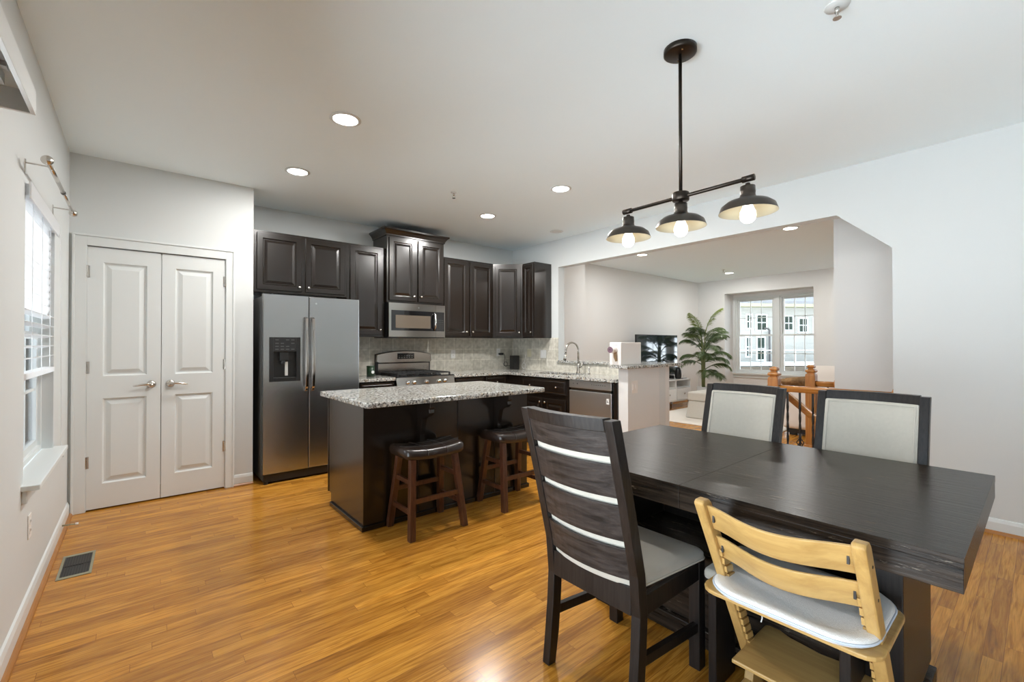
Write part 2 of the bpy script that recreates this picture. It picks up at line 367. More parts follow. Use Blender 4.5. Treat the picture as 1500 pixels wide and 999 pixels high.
# left wall with a window and, nearer than the picture shows, patio doors, widened for more light
WY0, WY1, WZ0, WZ1 = 3.02, 3.96, .64, 2.03
PY0, PY1 = -1.55, 2.1
b = MB(); XO = XL-.15
b.box(XO, XL, YB, PY0, 0, H); b.box(XO, XL, PY0, PY1, 2.08, H); b.box(XO, XL, .22, .30, 0, 2.08); b.box(XO, XL, PY1, WY0, 0, H)
b.box(XO, XL, WY0, WY1, 0, WZ0-.03); b.box(XO, XL, WY0, WY1, WZ1, H); b.box(XO, XL, WY1, YK+.15, 0, H)
struct('wall_left', b, WALL)
DX0, DX1 = -.306, .601
b = MB(); b.box(XL, DX0, YC, YC+.12, 0, H); b.box(DX0, DX1, YC, YC+.12, 2.045, H); b.box(DX1, .70, YC, YC+.12, 0, H)
b.box(.70, .818, YC, YK, 0, H); b.box(XL, .70, YC+.5, YC+.55, 0, H)
struct('wall_closet', b, WALL)
struct('wall_kitchen', MB().box(.70, XR+.12, YK, YK+.15, 0, H), WALL)
pts = [(YB, 0), (.747, 0), (.747, 2.025), (1.105, 2.354), (4.315, 2.354), (4.315, 1.03), (2.757, 1.03), (2.757, 0), (YK, 0), (YK, H), (YB, H)]
struct('wall_right', MB().prism(pts, 'x', XR, XR+.12), WALL)
struct('wall_pony_end', MB().box(3.87, XR, 2.757, 2.877, 0, 1.03).box(XR+.12, 4.66, 2.757, 2.877, 0, 1.03), WARM, bevel=.002)
struct('wall_back', MB().box(XL-.15, 10.3, YB-.15, YB, 0, H), WALL)
struct('wall_living_left', MB().box(5.66, XF, YL, YL+.15, 0, H).box(XR+.12, 5.66, 4.87, YL+.15, 0, H), WARM)
BY0, BY1, BX = 2.90, 4.63, 10.58
b = MB(); b.box(XF, XF+.15, YB, .2, 0, H); b.box(XF, XF+.15, .2, 2.0, 0, .64); b.box(XF, XF+.15, .2, 2.0, 2.33, H); b.box(XF, XF+.15, 1.05, 1.15, .64, 2.33); b.box(XF, XF+.15, 2.0, BY0, 0, H); b.box(XF, XF+.15, BY1, YL+.15, 0, H); b.box(XF, XF+.15, BY0, BY1, 2.42, H)
b.box(XF+.15, BX+.12, BY0-.15, BY0, 0, 2.42); b.box(XF+.15, BX+.12, BY1, BY1+.15, 0, 2.42); b.box(XF+.15, BX+.12, BY0, BY1, 2.42, 2.5)
b.box(BX, BX+.12, BY0, BY1, 0, .60); b.box(BX, BX+.12, BY0, BY1, 2.36, 2.42)
struct('wall_far', b, WARM)
struct('wall_stair', MB().box(5.25, 5.37, YB, 1.325, -2.4, H), WARM)
b = MB(); b.box(XR, XR+.12, YB, 1.55, -2.4, -.05); b.box(XR+.12, 5.25, 1.55, 1.6, -2.4, -.05); b.box(XR+.12, 5.25, YB, YB+.05, -2.4, 0)
struct('wall_stairwell', b, WARM)
b = MB()
for i in range(9): b.box(XR+.12, 5.25, 1.55-.25*(i+1), 1.55-.25*i+.02, -2.4, -.19*(i+1))
struct('floor_stairs', b, FLOOR)
# baseboards with an oak shoe
def base(name, segs, out):
    b = MB(); s = MB()
    for (x0, y0, x1, y1) in segs:
        ox, oy = out
        if y0 == y1: pts = [(0, 0), (.014, 0), (.014, .075), (.008, .095), (0, .10)]; [b.prism([(y0+oy*p, z) for p, z in pts], 'x', x0, x1)]; s.prism([(y0+oy*p, z) for p, z in [(.014, 0), (.032, 0), (.030, .010), (.022, .018), (.014, .020)]], 'x', x0, x1)
        else: pts = [(0, 0), (.014, 0), (.014, .075), (.008, .095), (0, .10)]; b.prism([(x0+ox*p, z) for p, z in pts], 'y', y0, y1); s.prism([(x0+ox*p, z) for p, z in [(.014, 0), (.032, 0), (.030, .010), (.022, .018), (.014, .020)]], 'y', y0, y1)
    o = struct('baseboard_'+name, b, TRIM)
    struct('shoe_moulding', s, SHOE, parent=o)
base('left', [(XL, PY1+.06, XL, YC)], (1, 0)); base('closet', [(.665, YC, .818, YC)], (0, -1)); base('right', [(XR, YB, XR, .745)], (-1, 0))
base('pier', [(3.87, 2.757, 4.66, 2.757)], (0, -1)); base('living', [(5.66, YL, XF, YL)], (0, -1)); base('far', [(XF, .5, XF, BY0)], (-1, 0))
# closet casing
b = MB()
for x0, x1, z0, z1 in ((-.385, DX0, 0, 2.115), (DX1, .668, 0, 2.115)):
    b.box(x0, x1, YC-.018, YC, z0, z1)
b.box(DX0, DX1, YC-.018, YC, 2.045, 2.115); b.box(-.385, -.370, YC-.026, YC-.018, 0, 2.115); b.box(.653, .668, YC-.026, YC-.018, 0, 2.115); b.box(-.385, .668, YC-.026, YC, 2.115, 2.13)
b.box(DX0, DX0+.004, YC-.01, YC+.1, 0, 2.045); b.box(DX1-.004, DX1, YC-.01, YC+.1, 0, 2.045)
struct('trim_1', b, TRIM, bevel=.003)
def closet_door(n, x0, x1, hx, sgn):
    f = fy(YC+.035); W = .035; b = MB()
    st = .09
    zs = [(.20, .862), (1.035, 1.925)]
    b.box(x0, x0+st, YC, YC+.035, .012, 2.038); b.box(x1-st, x1, YC, YC+.035, .012, 2.038)
    for z0, z1 in ((.012, .20), (.862, 1.035), (1.925, 2.038)): b.box(x0+st, x1-st, YC, YC+.035, z0, z1)
    for z0, z1 in zs:
        b.rings(f, x0+st, x1-st, z0, z1, [(0, 0), (0, .035), (.010, .019), (.020, .019), (.050, .032)])
    d = struct('door_%d' % n, b, TRIM)
    h = MB().lathe([(.0, 0), (.031, 0), (.031, -.006), (.022, -.012), (.012, -.020), (.011, -.048), (.0, -.048)], (hx, YC, .957), 24, 'y')
    h.tube([(hx, YC-.045, .957), (hx+sgn*.03, YC-.048, .960), (hx+sgn*.07, YC-.046, .956), (hx+sgn*.105, YC-.045, .950), (hx+sgn*.115, YC-.043, .949)], [.010, .009, .0075, .0065, .005], 12)
    struct('door_handle', h, NICKEL, smooth=True, parent=d)
    ex = x0 if sgn < 0 else x1
    for z in (.33, 1.06, 1.80):
        q = MB(); q.cyl((ex-.004*sgn*-1, YC-.006, z), .008, .09); q.box(ex-.014, ex+.014, YC-.003, YC+.001, z, z+.09)
        struct('hinge', q, NICKEL, parent=d)
closet_door(1, DX0+.005, .1455, .085, -1); closet_door(2, .1495, DX1-.005, .210, 1)

# windows
def sash(b, f, u0, u1, z0, z1, w0, fr=.04, t=.03, cols=3, rows=2, mun=.016):
    def bx(a, c, d, e, o=0, tt=None):
        tt = tt or t
        p = [f(a, w0+o, d), f(c, w0+o+tt, e)]
        b.box(min(p[0][0], p[1][0]), max(p[0][0], p[1][0]), min(p[0][1], p[1][1]), max(p[0][1], p[1][1]), d, e)
    bx(u0, u0+fr, z0, z1); bx(u1-fr, u1, z0, z1); bx(u0+fr, u1-fr, z0, z0+fr); bx(u0+fr, u1-fr, z1-fr, z1)
    for i in range(1, cols): c = u0+fr+(u1-u0-2*fr)*i/cols; bx(c-mun/2, c+mun/2, z0+fr, z1-fr, .008, .012)
    for i in range(1, rows): c = z0+fr+(z1-z0-2*fr)*i/rows; bx(u0+fr, u1-fr, c-mun/2, c+mun/2, .008, .012)
def window(n, f, u0, u1, z0, z1, cols=3, rows=2, sill=True):
    """double hung window filling u0..u1, z0..z1; f maps (u, out into the room, z)"""
    b = MB()
    def bx(q, a, c, w0, w1, d, e):
        p = [f(a, w0, d), f(c, w1, e)]; q.box(min(p[0][0], p[1][0]), max(p[0][0], p[1][0]), min(p[0][1], p[1][1]), max(p[0][1], p[1][1]), d, e)
    bx(b, u0, u0+.03, -.10, 0, z0, z1); bx(b, u1-.03, u1, -.10, 0, z0, z1); bx(b, u0+.03, u1-.03, -.10, 0, z1-.03, z1); bx(b, u0+.03, u1-.03, -.10, 0, z0, z0+.03)
    o = struct('window_%d' % n, b, TRIM, bevel=.002)
    zm = (z0+z1)/2; a, c = u0+.03, u1-.03
    for (d, e, w0) in ((zm-.02, z1-.03, -.075), (z0+.03, zm+.02, -.045)):
        s = MB(); sash(s, f, a, c, d, e, w0, cols=cols, rows=rows); so = struct('sash', s, TRIM, parent=o)
        g = MB(); bx(g, a+.03, c-.03, w0+.012, w0+.015, d+.03, e-.03); struct('window_glass', g, GLASS, parent=so)
    return o
fL = lambda u, w_, z: (XL-.05+w_, u, z)
w1 = window(1, fL, WY0, WY1, WZ0, WZ1, 3, 2)
b = MB().box(XL-.05, XL+.062, WY0-.06, WY1+.06, WZ0-.025, WZ0).box(XL, XL+.018, WY0-.04, WY1+.04, WZ0-.085, WZ0-.025)
struct('trim_2', b, TRIM, bevel=.004)
fF = fx(BX+.02)
BM = 3.70
window(2, fF, BM+.05, BY1-.06, .64, 2.33, 3, 2); window(3, fF, BY0+.03, BM-.05, .64, 2.33, 3, 2)
b = MB().box(BX-.05, BX+.02, BY0, BY1, .605, .64).box(BX-.018, BX, BY0, BY1, .53, .605).box(BX-.01, BX+.03, BM-.05, BM+.05, .64, 2.33).box(BX-.01, BX+.03, BY0, BY1, 2.33, 2.36).box(BX-.01, BX+.03, BY1-.06, BY1, .64, 2.33)
struct('trim_3', b, TRIM, bevel=.003)
fF2 = fx(XF+.10)
window(4, fF2, .2, 1.05, .64, 2.33, 3, 2); window(5, fF2, 1.15, 2.0, .64, 2.33, 3, 2)  # unseen windows behind the stair wall, added to brighten the living room
n_ = 3
for (a, e) in ((-1.55, .22), (.30, 2.1)):  # first is an unseen door added for daylight; second stands under the valance
    pd = MB().box(XL-.12, XL-.02, a, a+.07, 0, 2.08).box(XL-.12, XL-.02, e-.07, e, 0, 2.08).box(XL-.12, XL-.02, a+.07, e-.07, 2.01, 2.08).box(XL-.12, XL-.02, a+.07, e-.07, 0, .08).box(XL-.1, XL-.05, (a+e)/2-.04, (a+e)/2+.04, .08, 2.01)
    pdo = struct('door_%d' % n_, pd, TRIM); n_ += 1
    struct('door_glass', MB().box(XL-.08, XL-.075, a+.07, e-.07, .08, 2.01), GLASS, parent=pdo)

# backsplash
struct('trim_4', MB().box(1.77, XR-.012, YK-.008, YK, .91, 1.375).box(XR-.012, XR, 4.315, YK, .91, 1.375).box(XR-.012, XR, 2.877, 4.315, .91, 1.03), TILE)

# ------------------------------------------------------------------ kitchen cabinets
def knob(t, parent, f, u, z, r=.013):
    a = Vector(f(u, .021, z)); d = Vector(f(u, 1, z))-Vector(f(u, 0, z)); q = MB()
    rs = []
    n = 12; e1 = d.cross(Vector((0, 0, 1))).normalized(); e2 = Vector((0, 0, 1))
    for rr, h in ((.006, 0), (.005, .010), (r, .014), (r*1.05, .020), (r*.7, .026), (.001, .027)):
        rs.append([a+d*h+e1*math.cos(6.2832*j/n)*rr+e2*math.sin(6.2832*j/n)*rr for j in range(n)])
    q.loft(rs); t.part('knob', q, NICKEL, parent, smooth=True)
def cabinet(name, f, u0, u1, z0, z1, depth, doors, label, cat='cabinet', group=None, drawers=(), gapz=.012, crown=False, toe=0, end=None):
    """f maps (u, out, z) with out = 0 at the carcass front; doors = [(u0, u1, z0, z1, knob_u, knob_z)]"""
    loc = f((u0+u1)/2, -depth/2, z0)
    t = T(name, loc, label, cat, group)
    bod = MB(); c = [f(u0, -depth, z0), f(u1, -depth, z0), f(u1, 0, z0), f(u0, 0, z0)]
    bod.hexa([(p[0], p[1], z0+toe) for p in c], [(p[0], p[1], z1) for p in c])
    t.part('body', bod, CAB, bevel=.0015)
    if toe:
        c = [f(u0+.01, -depth+.02, z0), f(u1-.01, -depth+.02, z0), f(u1-.01, -.07, z0), f(u0+.01, -.07, z0)]
        q = MB(); q.hexa(c, [(p[0], p[1], z0+toe) for p in c]); t.part('toe_kick', q, CABIN)
    for (a, e, d, g, ku, kz) in doors:
        q = MB().rings(f, a, e, d, g, PANEL); dd = t.part('door', q, CAB)
        if ku is not None: knob(t, dd, f, ku, kz)
    for (a, e, d, g, ks) in drawers:
        q = MB().rings(f, a, e, d, g, [(0, 0), (0, .016), (.004, .021), (.012, .021), (.018, .017), (.024, .021)]); dd = t.part('drawer', q, CAB)
        for ku in ks: knob(t, dd, f, ku, (d+g)/2)
    if crown:
        q = MB(); prof = [(0, z1-.02), (.012, z1-.015), (.012, z1), (.03, z1+.03), (.045, z1+.045), (.055, z1+.05), (.055, z1+.068), (0, z1+.068)]
        rs = []
        for o_, z in prof:
            rs.append([f(u0-o_, -depth, z), f(u0-o_, o_, z), f(u1+o_, o_, z), f(u1+o_, -depth, z)])
        q.loft(rs); t.part('crown_moulding', q, CAB)
    return t
FU = 4.95
fU = fy(FU); DU = YK-FU-.002
G = 'dark wood wall cabinets'
cabinet('wall_cabinet', fU, .86, 1.765, 1.80, 2.41, DU, [(.885, 1.295, 1.825, 2.385, 1.27, 1.87), (1.335, 1.74, 1.825, 2.385, 1.36, 1.87)], 'short two-door espresso wall cabinet above the refrigerator', group=G)
cabinet('wall_cabinet', fU, 1.767, 2.205, 1.37, 2.41, DU, [(1.80, 2.165, 1.395, 2.385, 2.14, 1.45)], 'tall single-door espresso wall cabinet between refrigerator and microwave', group=G)
cabinet('wall_cabinet', fy(4.90), 2.210, 2.975, 1.775, 2.575, YK-4.90-.002, [(2.235, 2.575, 1.80, 2.54, 2.545, 1.86), (2.61, 2.95, 1.80, 2.54, 2.64, 1.86)], 'raised espresso cabinet with crown moulding over the microwave', group=G, crown=True)
cabinet('wall_cabinet', fU, 2.980, 3.800, 1.37, 2.41, DU, [(3.00, 3.37, 1.395, 2.385, 3.34, 1.45), (3.41, 3.785, 1.395, 2.385, 3.44, 1.45)], 'two-door espresso wall cabinet right of the microwave', group=G)
# diagonal corner cabinet
A = Vector((3.802, 4.95)); B = Vector((4.128, 4.69)); dv = (B-A).normalized(); nv = Vector((-dv.y, dv.x)); nv = -nv if nv.y > 0 else nv
LD = (B-A).length
fD = lambda u, w_, z: (A.x+dv.x*u+nv.x*w_, A.y+dv.y*u+nv.y*w_, z)
t = T('corner_cabinet', (4.2, 5.1, 1.37), 'diagonal espresso wall cabinet in the kitchen corner reflecting blue daylight', 'cabinet', G)
t.part('body', MB().prism([(A.x, A.y), (B.x, B.y), (XR-.002, B.y), (XR-.002, YK-.002), (A.x, YK-.002)], 'z', 1.37, 2.41), CAB, bevel=.0015)
d = t.part('door', MB().rings(fD, .03, LD-.03, 1.395, 2.385, PANEL), CAB); knob(t, d, fD, LD-.05, 1.45)
fR = fx(4.13)
cabinet('wall_cabinet', fR, 4.447, 4.687, 1.37, 2.41, XR-4.13-.002, [(4.465, 4.675, 1.395, 2.385, 4.49, 1.45)], 'narrow espresso wall cabinet ending beside the sink opening', group=G)

# base cabinets
FB = 4.68; fB = fy(FB); DB = YK-FB-.002
G2 = 'dark wood base cabinets'
cabinet('base_cabinet', fB, 1.79, 2.205, 0, .878, DB, [(1.81, 2.185, .13, .69, 2.15, .64)], 'narrow espresso base cabinet between refrigerator and range', group=G2, drawers=[(1.81, 2.185, .71, .86, [2.0])], toe=.10)
cabinet('base_cabinet', fB, 2.985, 3.45, 0, .878, DB, [(3.0, 3.435, .13, .69, 3.04, .64)], 'espresso base cabinet immediately right of the range', group=G2, drawers=[(3.0, 3.435, .71, .86, [3.22])], toe=.10)
cabinet('base_cabinet', fB, 3.452, XR-.002, 0, .878, DB, [(3.47, 3.80, .13, .69, 3.50, .64)], 'espresso corner base cabinet under the black speaker', group=G2, drawers=[(3.47, 3.80, .71, .86, [3.64])], toe=.10)
fS = fx(3.85); DS = XR-3.85-.014
cabinet('base_cabinet', fS, 3.56, 4.676, 0, .878, DS, [(3.60, 3.965, .13, .62, 3.93, .575), (3.99, 4.36, .13, .62, 4.02, .575)], 'espresso sink base cabinet left of the dishwasher', group=G2, drawers=[(3.60, 4.36, .68, .855, [3.74, 4.2])], toe=.10)
one('filler_panel', MB().box(3.86, XR-.014, 2.880, 2.935, 0, .878), CAB, 'slim dark filler panel between dishwasher and white end wall', 'panel', bevel=.002)
# counters
t = T('countertop', (3.4, 4.9, .878), 'L-shaped speckled granite countertop with sink along the kitchen walls', 'countertop')
SX0, SX1, SY0, SY1 = 3.93, 4.27, 3.62, 4.30
b = MB(); z0, z1 = .878, .912
b.box(2.982, XR-.013, 4.652, YK-.009, z0, z1)
b.box(3.822, SX0, 2.880, 4.652, z0, z1); b.box(SX1, XR-.013, 2.880, 4.652, z0, z1); b.box(SX0, SX1, 2.880, SY0, z0, z1); b.box(SX0, SX1, SY1, 4.652, z0, z1)
t.part('slab', b, GRAN)
b = MB().box(SX0-.01, SX1+.01, SY0-.01, SY1+.01, .70, .704).box(SX0-.012, SX0-.004, SY0-.01, SY1+.01, .704, .877).box(SX1+.004, SX1+.012, SY0-.01, SY1+.01, .704, .877).box(SX0, SX1, SY0-.012, SY0-.004, .704, .877).box(SX0, SX1, SY1+.004, SY1+.012, .704, .877)
t.part('sink_basin', b, NICKEL, label='undermount steel sink basin')
one('countertop', MB().box(1.785, 2.208, 4.652, YK-.009, .878, .912), GRAN, 'short granite countertop between refrigerator and range', 'countertop', bevel=.004)
t = T('bar_ledge', (4.3, 3.2, 1.03), 'raised granite ledge capping the low wall by the living room', 'countertop')
t.part('slab', MB().prism([(3.80, 2.71), (4.90, 2.71), (4.90, 4.313), (4.415, 4.313), (4.415, 2.95), (3.80, 2.95)], 'z', 1.0305, 1.063), GRAN, bevel=.005)
# faucet
t = T('faucet', (4.24, 3.745, .912), 'tall gooseneck pull-down faucet behind the sink', 'faucet')
fxx, fyy = 4.36, 3.88
fxx, fyy = 4.33, 3.84
t.o.location = (fxx, fyy, .912); t.off = (fxx, fyy, .912)
t.part('base', MB().lathe([(.027, 0), (.027, .008), (.021, .02), (.019, .10), (.015, .13)], (fxx, fyy, .912), 20), NICKEL, smooth=True)
pth = [(fxx, fyy, 1.03)]
R_ = .105; dx, dy = -.95, .15
for i in range(13):
    a = math.pi*i/12*1.02
    k = R_*(1-math.cos(a)); pth.append((fxx+dx*k, fyy+dy*k, 1.20+R_*math.sin(a)))
pth.append((fxx+dx*R_*2.02, fyy+dy*R_*2.02, 1.17))
t.part('spout', MB().tube(pth, .0125, 12), NICKEL, smooth=True)
e = pth[-1]
sp = t.part('spray_head', MB().tube([e, (e[0]-.010, e[1], e[2]-.05), (e[0]-.016, e[1], e[2]-.085)], [.014, .017, .021], 14), NICKEL, smooth=True)
t.part('nozzle', MB().cyl((e[0]-.017, e[1], e[2]-.092), .017, .008), BLACKP, sp)
t.part('lever', MB().tube([(fxx, fyy-.02, .99), (fxx, fyy-.055, .995), (fxx+.005, fyy-.06, 1.06)], [.012, .010, .006], 10), NICKEL, smooth=True)
one('soap_dispenser', MB().lathe([(.016, 0), (.016, .012), (.010, .02), (.009, .06), (.012, .075), (.010, .085)], (4.34, 3.67, .912), 14), NICKEL, 'small nickel soap dispenser right of the faucet', 'dispenser', smooth=True)

# ------------------------------------------------------------------ refrigerator
FX0, FX1, FYF, FZ = .872, 1.757, 4.56, 1.745
t = T('refrigerator', (1.31, 4.9, 0), 'side-by-side stainless steel refrigerator with black water dispenser', 'refrigerator')
t.part('body', MB().box(FX0+.003, FX1-.003, FYF+.065, YK-.03, .03, FZ-.015), GREYP, bevel=.004, label='dark grey cabinet sides')
FS = 1.262
for (a, e, nm) in ((FX0, FS-.003, 'left'), (FS+.003, FX1, 'right')):
    if nm == 'left':
        q = MB(); da, de, dz0, dz1 = .920, 1.187, .938, 1.350
        q.box(a, da, FYF, FYF+.06, .095, FZ); q.box(de, e, FYF, FYF+.06, .095, FZ); q.box(da, de, FYF, FYF+.06, .095, dz0); q.box(da, de, FYF, FYF+.06, dz1, FZ)
        dl = t.part('door', q, STEEL)
        q = MB(); q.box(da, da+.035, FYF-.006, FYF+.05, dz0, dz1); q.box(de-.035, de, FYF-.006, FYF+.05, dz0, dz1); q.box(da+.035, de-.035, FYF-.006, FYF+.05, dz0, dz0+.035); q.box(da+.035, de-.035, FYF-.006, FYF+.05, 1.215, dz1)
        q.box(da+.035, de-.035, FYF+.048, FYF+.055, dz0, dz1)
        t.part('dispenser', q, BLACKP, dl, bevel=.002)
        q = MB(); q.box(da+.09, de-.10, FYF+.005, FYF+.045, 1.13, 1.215); q.cyl((1.04, FYF+.02, 1.10), .018, .03)
        t.part('water_spout', q, BLACKP, dl, bevel=.003)
        t.part('paddle', MB().box(da+.14, da+.165, FYF+.03, FYF+.045, .99, 1.12), REDK, dl)
        for r_, zz in enumerate((1.235, 1.262, 1.29, 1.322)):
            for c_ in range(4):
                if (r_+c_) % 5 != 4: t.part('dispenser_button', MB().box(da+.05+c_*.045, da+.078+c_*.045, FYF-.0075, FYF-.006, zz, zz+.006), GREYP, dl)
    else:
        dl = t.part('door', MB().box(a, e, FYF, FYF+.06, .095, FZ), STEEL, bevel=.008)
        t.part('badge', MB().cyl((1.33, FYF-.002, 1.68), .009, .002, 'y'), CHROME, dl)
    hx = FS-.030 if nm == 'left' else FS+.030
    zz = [(1.545, 0), (1.53, .035), (1.40, .048), (1.20, .056), (1.0, .052), (.88, .040), (.835, .0)]
    q = MB(); rs = []
    for z, o_ in zz:
        rs.append([(hx-.013, FYF-o_-.016, z), (hx+.013, FYF-o_-.016, z), (hx+.011, FYF-o_+.0, z), (hx-.011, FYF-o_+.0, z)])
    q.loft(rs); q.box(hx-.012, hx+.012, FYF-.04, FYF, 1.50, 1.535); q.box(hx-.012, hx+.012, FYF-.04, FYF, .845, .88)
    t.part('handle', q, CHROME if False else STEELH, dl, bevel=.004, smooth=True)
t.part('base_grille', MB().box(FX0+.01, FX1-.01, FYF+.02, FYF+.07, .018, .088).cyl((FX0+.03, FYF+.03, .0), .02, .03).cyl((FX1-.03, FYF+.03, .0), .02, .03), BLACKP)
t.part('hinge_cover', MB().box(FX0+.01, FX0+.07, FYF+.02, FYF+.12, FZ-.015, FZ+.012), BLACKP)

# ------------------------------------------------------------------ range
RX0, RX1, RF = 2.214, 2.976, 4.63
t = T('gas_range', (2.595, 4.95, 0), 'stainless steel gas range with five front knobs and arched backguard', 'range')
t.part('body', MB().box(RX0, RX1, RF+.05, YK-.012, .03, .90).box(RX0+.02, RX1-.02, RF+.08, RF+.2, 0, .03), BLACKP, bevel=.003)
q = MB().prism([(RF+.005, .790), (RF+.06, .790), (RF+.06, .905), (RF+.028, .905)], 'x', RX0, RX1)
cp = t.part('control_panel', q, STEELH, bevel=.003)
for kx in (2.35, 2.43, 2.59, 2.755, 2.835):
    a = Vector((kx, RF+.016, .848)); q = MB(); dd = Vector((0, -.98, .19)); e1 = Vector((1, 0, 0)); e2 = dd.cross(e1)
    q.loft([[a+dd*h+(e1*math.cos(6.2832*j/16)+e2*math.sin(6.2832*j/16))*rr for j in range(16)] for rr, h in ((.024, 0), (.024, .006), (.019, .010), (.017, .032), (.001, .033))])
    q.loft([[a+dd*h+e1*sx+e2*sz for sx, sz in ((-.004, -.016), (.004, -.016), (.004, .016), (-.004, .016))] for h in (.03, .040)])
    t.part('knob', q, CHROME, cp, smooth=True)
od = t.part('oven_door', MB().box(RX0+.005, RX1-.005, RF+.0, RF+.05, .20, .775), STEELH, bevel=.004)
t.part('oven_window', MB().box(RX0+.13, RX1-.13, RF-.002, RF, .33, .62), BLACKG, od)
q = MB().tube([(RX0+.05, RF-.045, .725), (RX1-.05, RF-.045, .725)], .012, 12); q.box(RX0+.06, RX0+.085, RF-.045, RF, .715, .735); q.box(RX1-.085, RX1-.06, RF-.045, RF, .715, .735)
t.part('oven_handle', q, STEELH, od, smooth=True)
t.part('drawer', MB().box(RX0+.005, RX1-.005, RF+.005, RF+.05, .06, .185), STEELH, bevel=.004)
t.part('cooktop', MB().box(RX0, RX1, RF+.03, YK-.09, .90, .918), BLACKG, bevel=.004)
for (x0, x1) in ((RX0+.04, RX0+.26), (RX0+.27, RX1-.27), (RX1-.26, RX1-.04)):
    q = MB(); z = .945; y0, y1 = RF+.07, YK-.13
    for y in (y0, y1): q.box(x0, x1, y-.006, y+.006, z-.006, z+.006)
    for x in (x0, (x0+x1)/2, x1): q.box(x-.006, x+.006, y0, y1, z-.006, z+.006)
    for k in (1, 2, 3): y = y0+(y1-y0)*k/4; q.box(x0, x1, y-.005, y+.005, z-.005, z+.007)
    for x in (x0, x1):
        for y in (y0, y1): q.box(x-.008, x+.008, y-.008, y+.008, .918, z)
    t.part('burner_grate', q, CAST)
for (x, y) in ((RX0+.15, RF+.17), (RX0+.15, RF+.42), (RX0+.38, RF+.3), (RX1-.15, RF+.17), (RX1-.15, RF+.42)):
    t.part('burner', MB().lathe([(.045, 0), (.045, .008), (.03, .01), (.03, .018), (.0, .018)], (x, y, .918), 18), CAST, smooth=True)
n = 14; yb0, yb1 = YK-.085, YK-.012
tp = [(RX0+.01+(RX1-RX0-.02)*i/n, 1.162+.044*math.sin(math.pi*i/n)**.8) for i in range(n+1)]
t.part('backguard', MB().prism([(RX0+.01, .918), (RX1-.01, .918)]+tp[::-1], 'y', yb0+.02, yb1), BLACKP, bevel=.003)
q = MB().prism([(RX0+.03, 1.055), (RX1-.03, 1.055), (RX1-.005, 1.07)]+[(x, z-.004) for x, z in tp[::-1]]+[(RX0+.005, 1.07)], 'y', yb0-.005, yb0+.03)
bg_ = t.part('backguard_panel', q, STEELH, bevel=.006)
t.part('lower_panel', MB().box(RX0+.03, RX1-.03, yb0+.012, yb0+.02, .925, 1.045), STEELH)
dsp = t.part('display', MB().box(2.49, 2.72, yb0-.008, yb0-.005, 1.100, 1.172), BLACKG, bg_)
q = MB()
for i in range(6):
    for k in range(2): q.box(2.505+i*.035, 2.522+i*.035, yb0-.0092, yb0-.008, 1.115+k*.022, 1.119+k*.022)
t.part('display_marks', q, ALU, bg_)

# ------------------------------------------------------------------ microwave
MX0, MX1, MF, MZ0, MZ1 = 2.218, 2.970, 4.86, 1.362, 1.770
t = T('microwave', (2.594, 5.05, MZ0), 'stainless steel over-the-range microwave with bar handle', 'microwave')
t.part('body', MB().box(MX0+.003, MX1-.003, MF+.03, YK-.01, MZ0+.012, MZ1-.003), BLACKP).location.z = 0
q = MB(); x1 = MX1-.135
q.box(MX0, MX0+.03, MF, MF+.03, MZ0+.01, MZ1); q.box(MX0+.03, x1, MF, MF+.03, MZ1-.085, MZ1); q.box(MX0+.03, x1, MF, MF+.03, MZ0+.01, MZ0+.085)
md = t.part('door', q, STEELH)
t.part('door_window', MB().box(MX0+.03, x1, MF+.003, MF+.03, MZ0+.085, MZ1-.085), BLACKG, md)
t.part('window_screen', MB().box(MX0+.085, x1-.07, MF+.001, MF+.003, MZ0+.115, MZ1-.14), m('microwave_window_screen', (.16, .13, .10), .12, .3), md)
t.part('badge', MB().cyl((2.60, MF-.002, MZ1-.045), .011, .002, 'y'), CHROME, md)
hx = x1-.02
q = MB().tube([(hx, MF-.005, MZ1-.10), (hx-.002, MF-.035, MZ1-.13), (hx-.004, MF-.042, (MZ0+MZ1)/2), (hx-.002, MF-.035, MZ0+.13), (hx, MF-.005, MZ0+.10)], [.010, .012, .013, .012, .010], 12)
t.part('handle', q, CHROME, md, smooth=True)
q = MB().box(x1+.002, MX1, MF, MF+.03, MZ1-.085, MZ1).box(x1+.002, MX1, MF, MF+.03, MZ0+.01, MZ0+.085).box(MX1-.012, MX1, MF, MF+.03, MZ0+.085, MZ1-.085)
cp = t.part('control_panel', q, STEELH)
t.part('keypad', MB().box(x1+.002, MX1-.012, MF+.002, MF+.03, MZ0+.085, MZ1-.085), BLACKP, cp)
q = MB()
for i in range(4):
    for k in range(6): q.box(x1+.018+i*.026, x1+.032+i*.026, MF+.0005, MF+.002, MZ0+.10+k*.024, MZ0+.106+k*.024)
t.part('key_marks', q, GREYP, cp)
t.part('vent_panel', MB().box(MX0-.003, MX1-.01, MF+.01, YK-.02, MZ0, MZ0+.012), BLACKP)

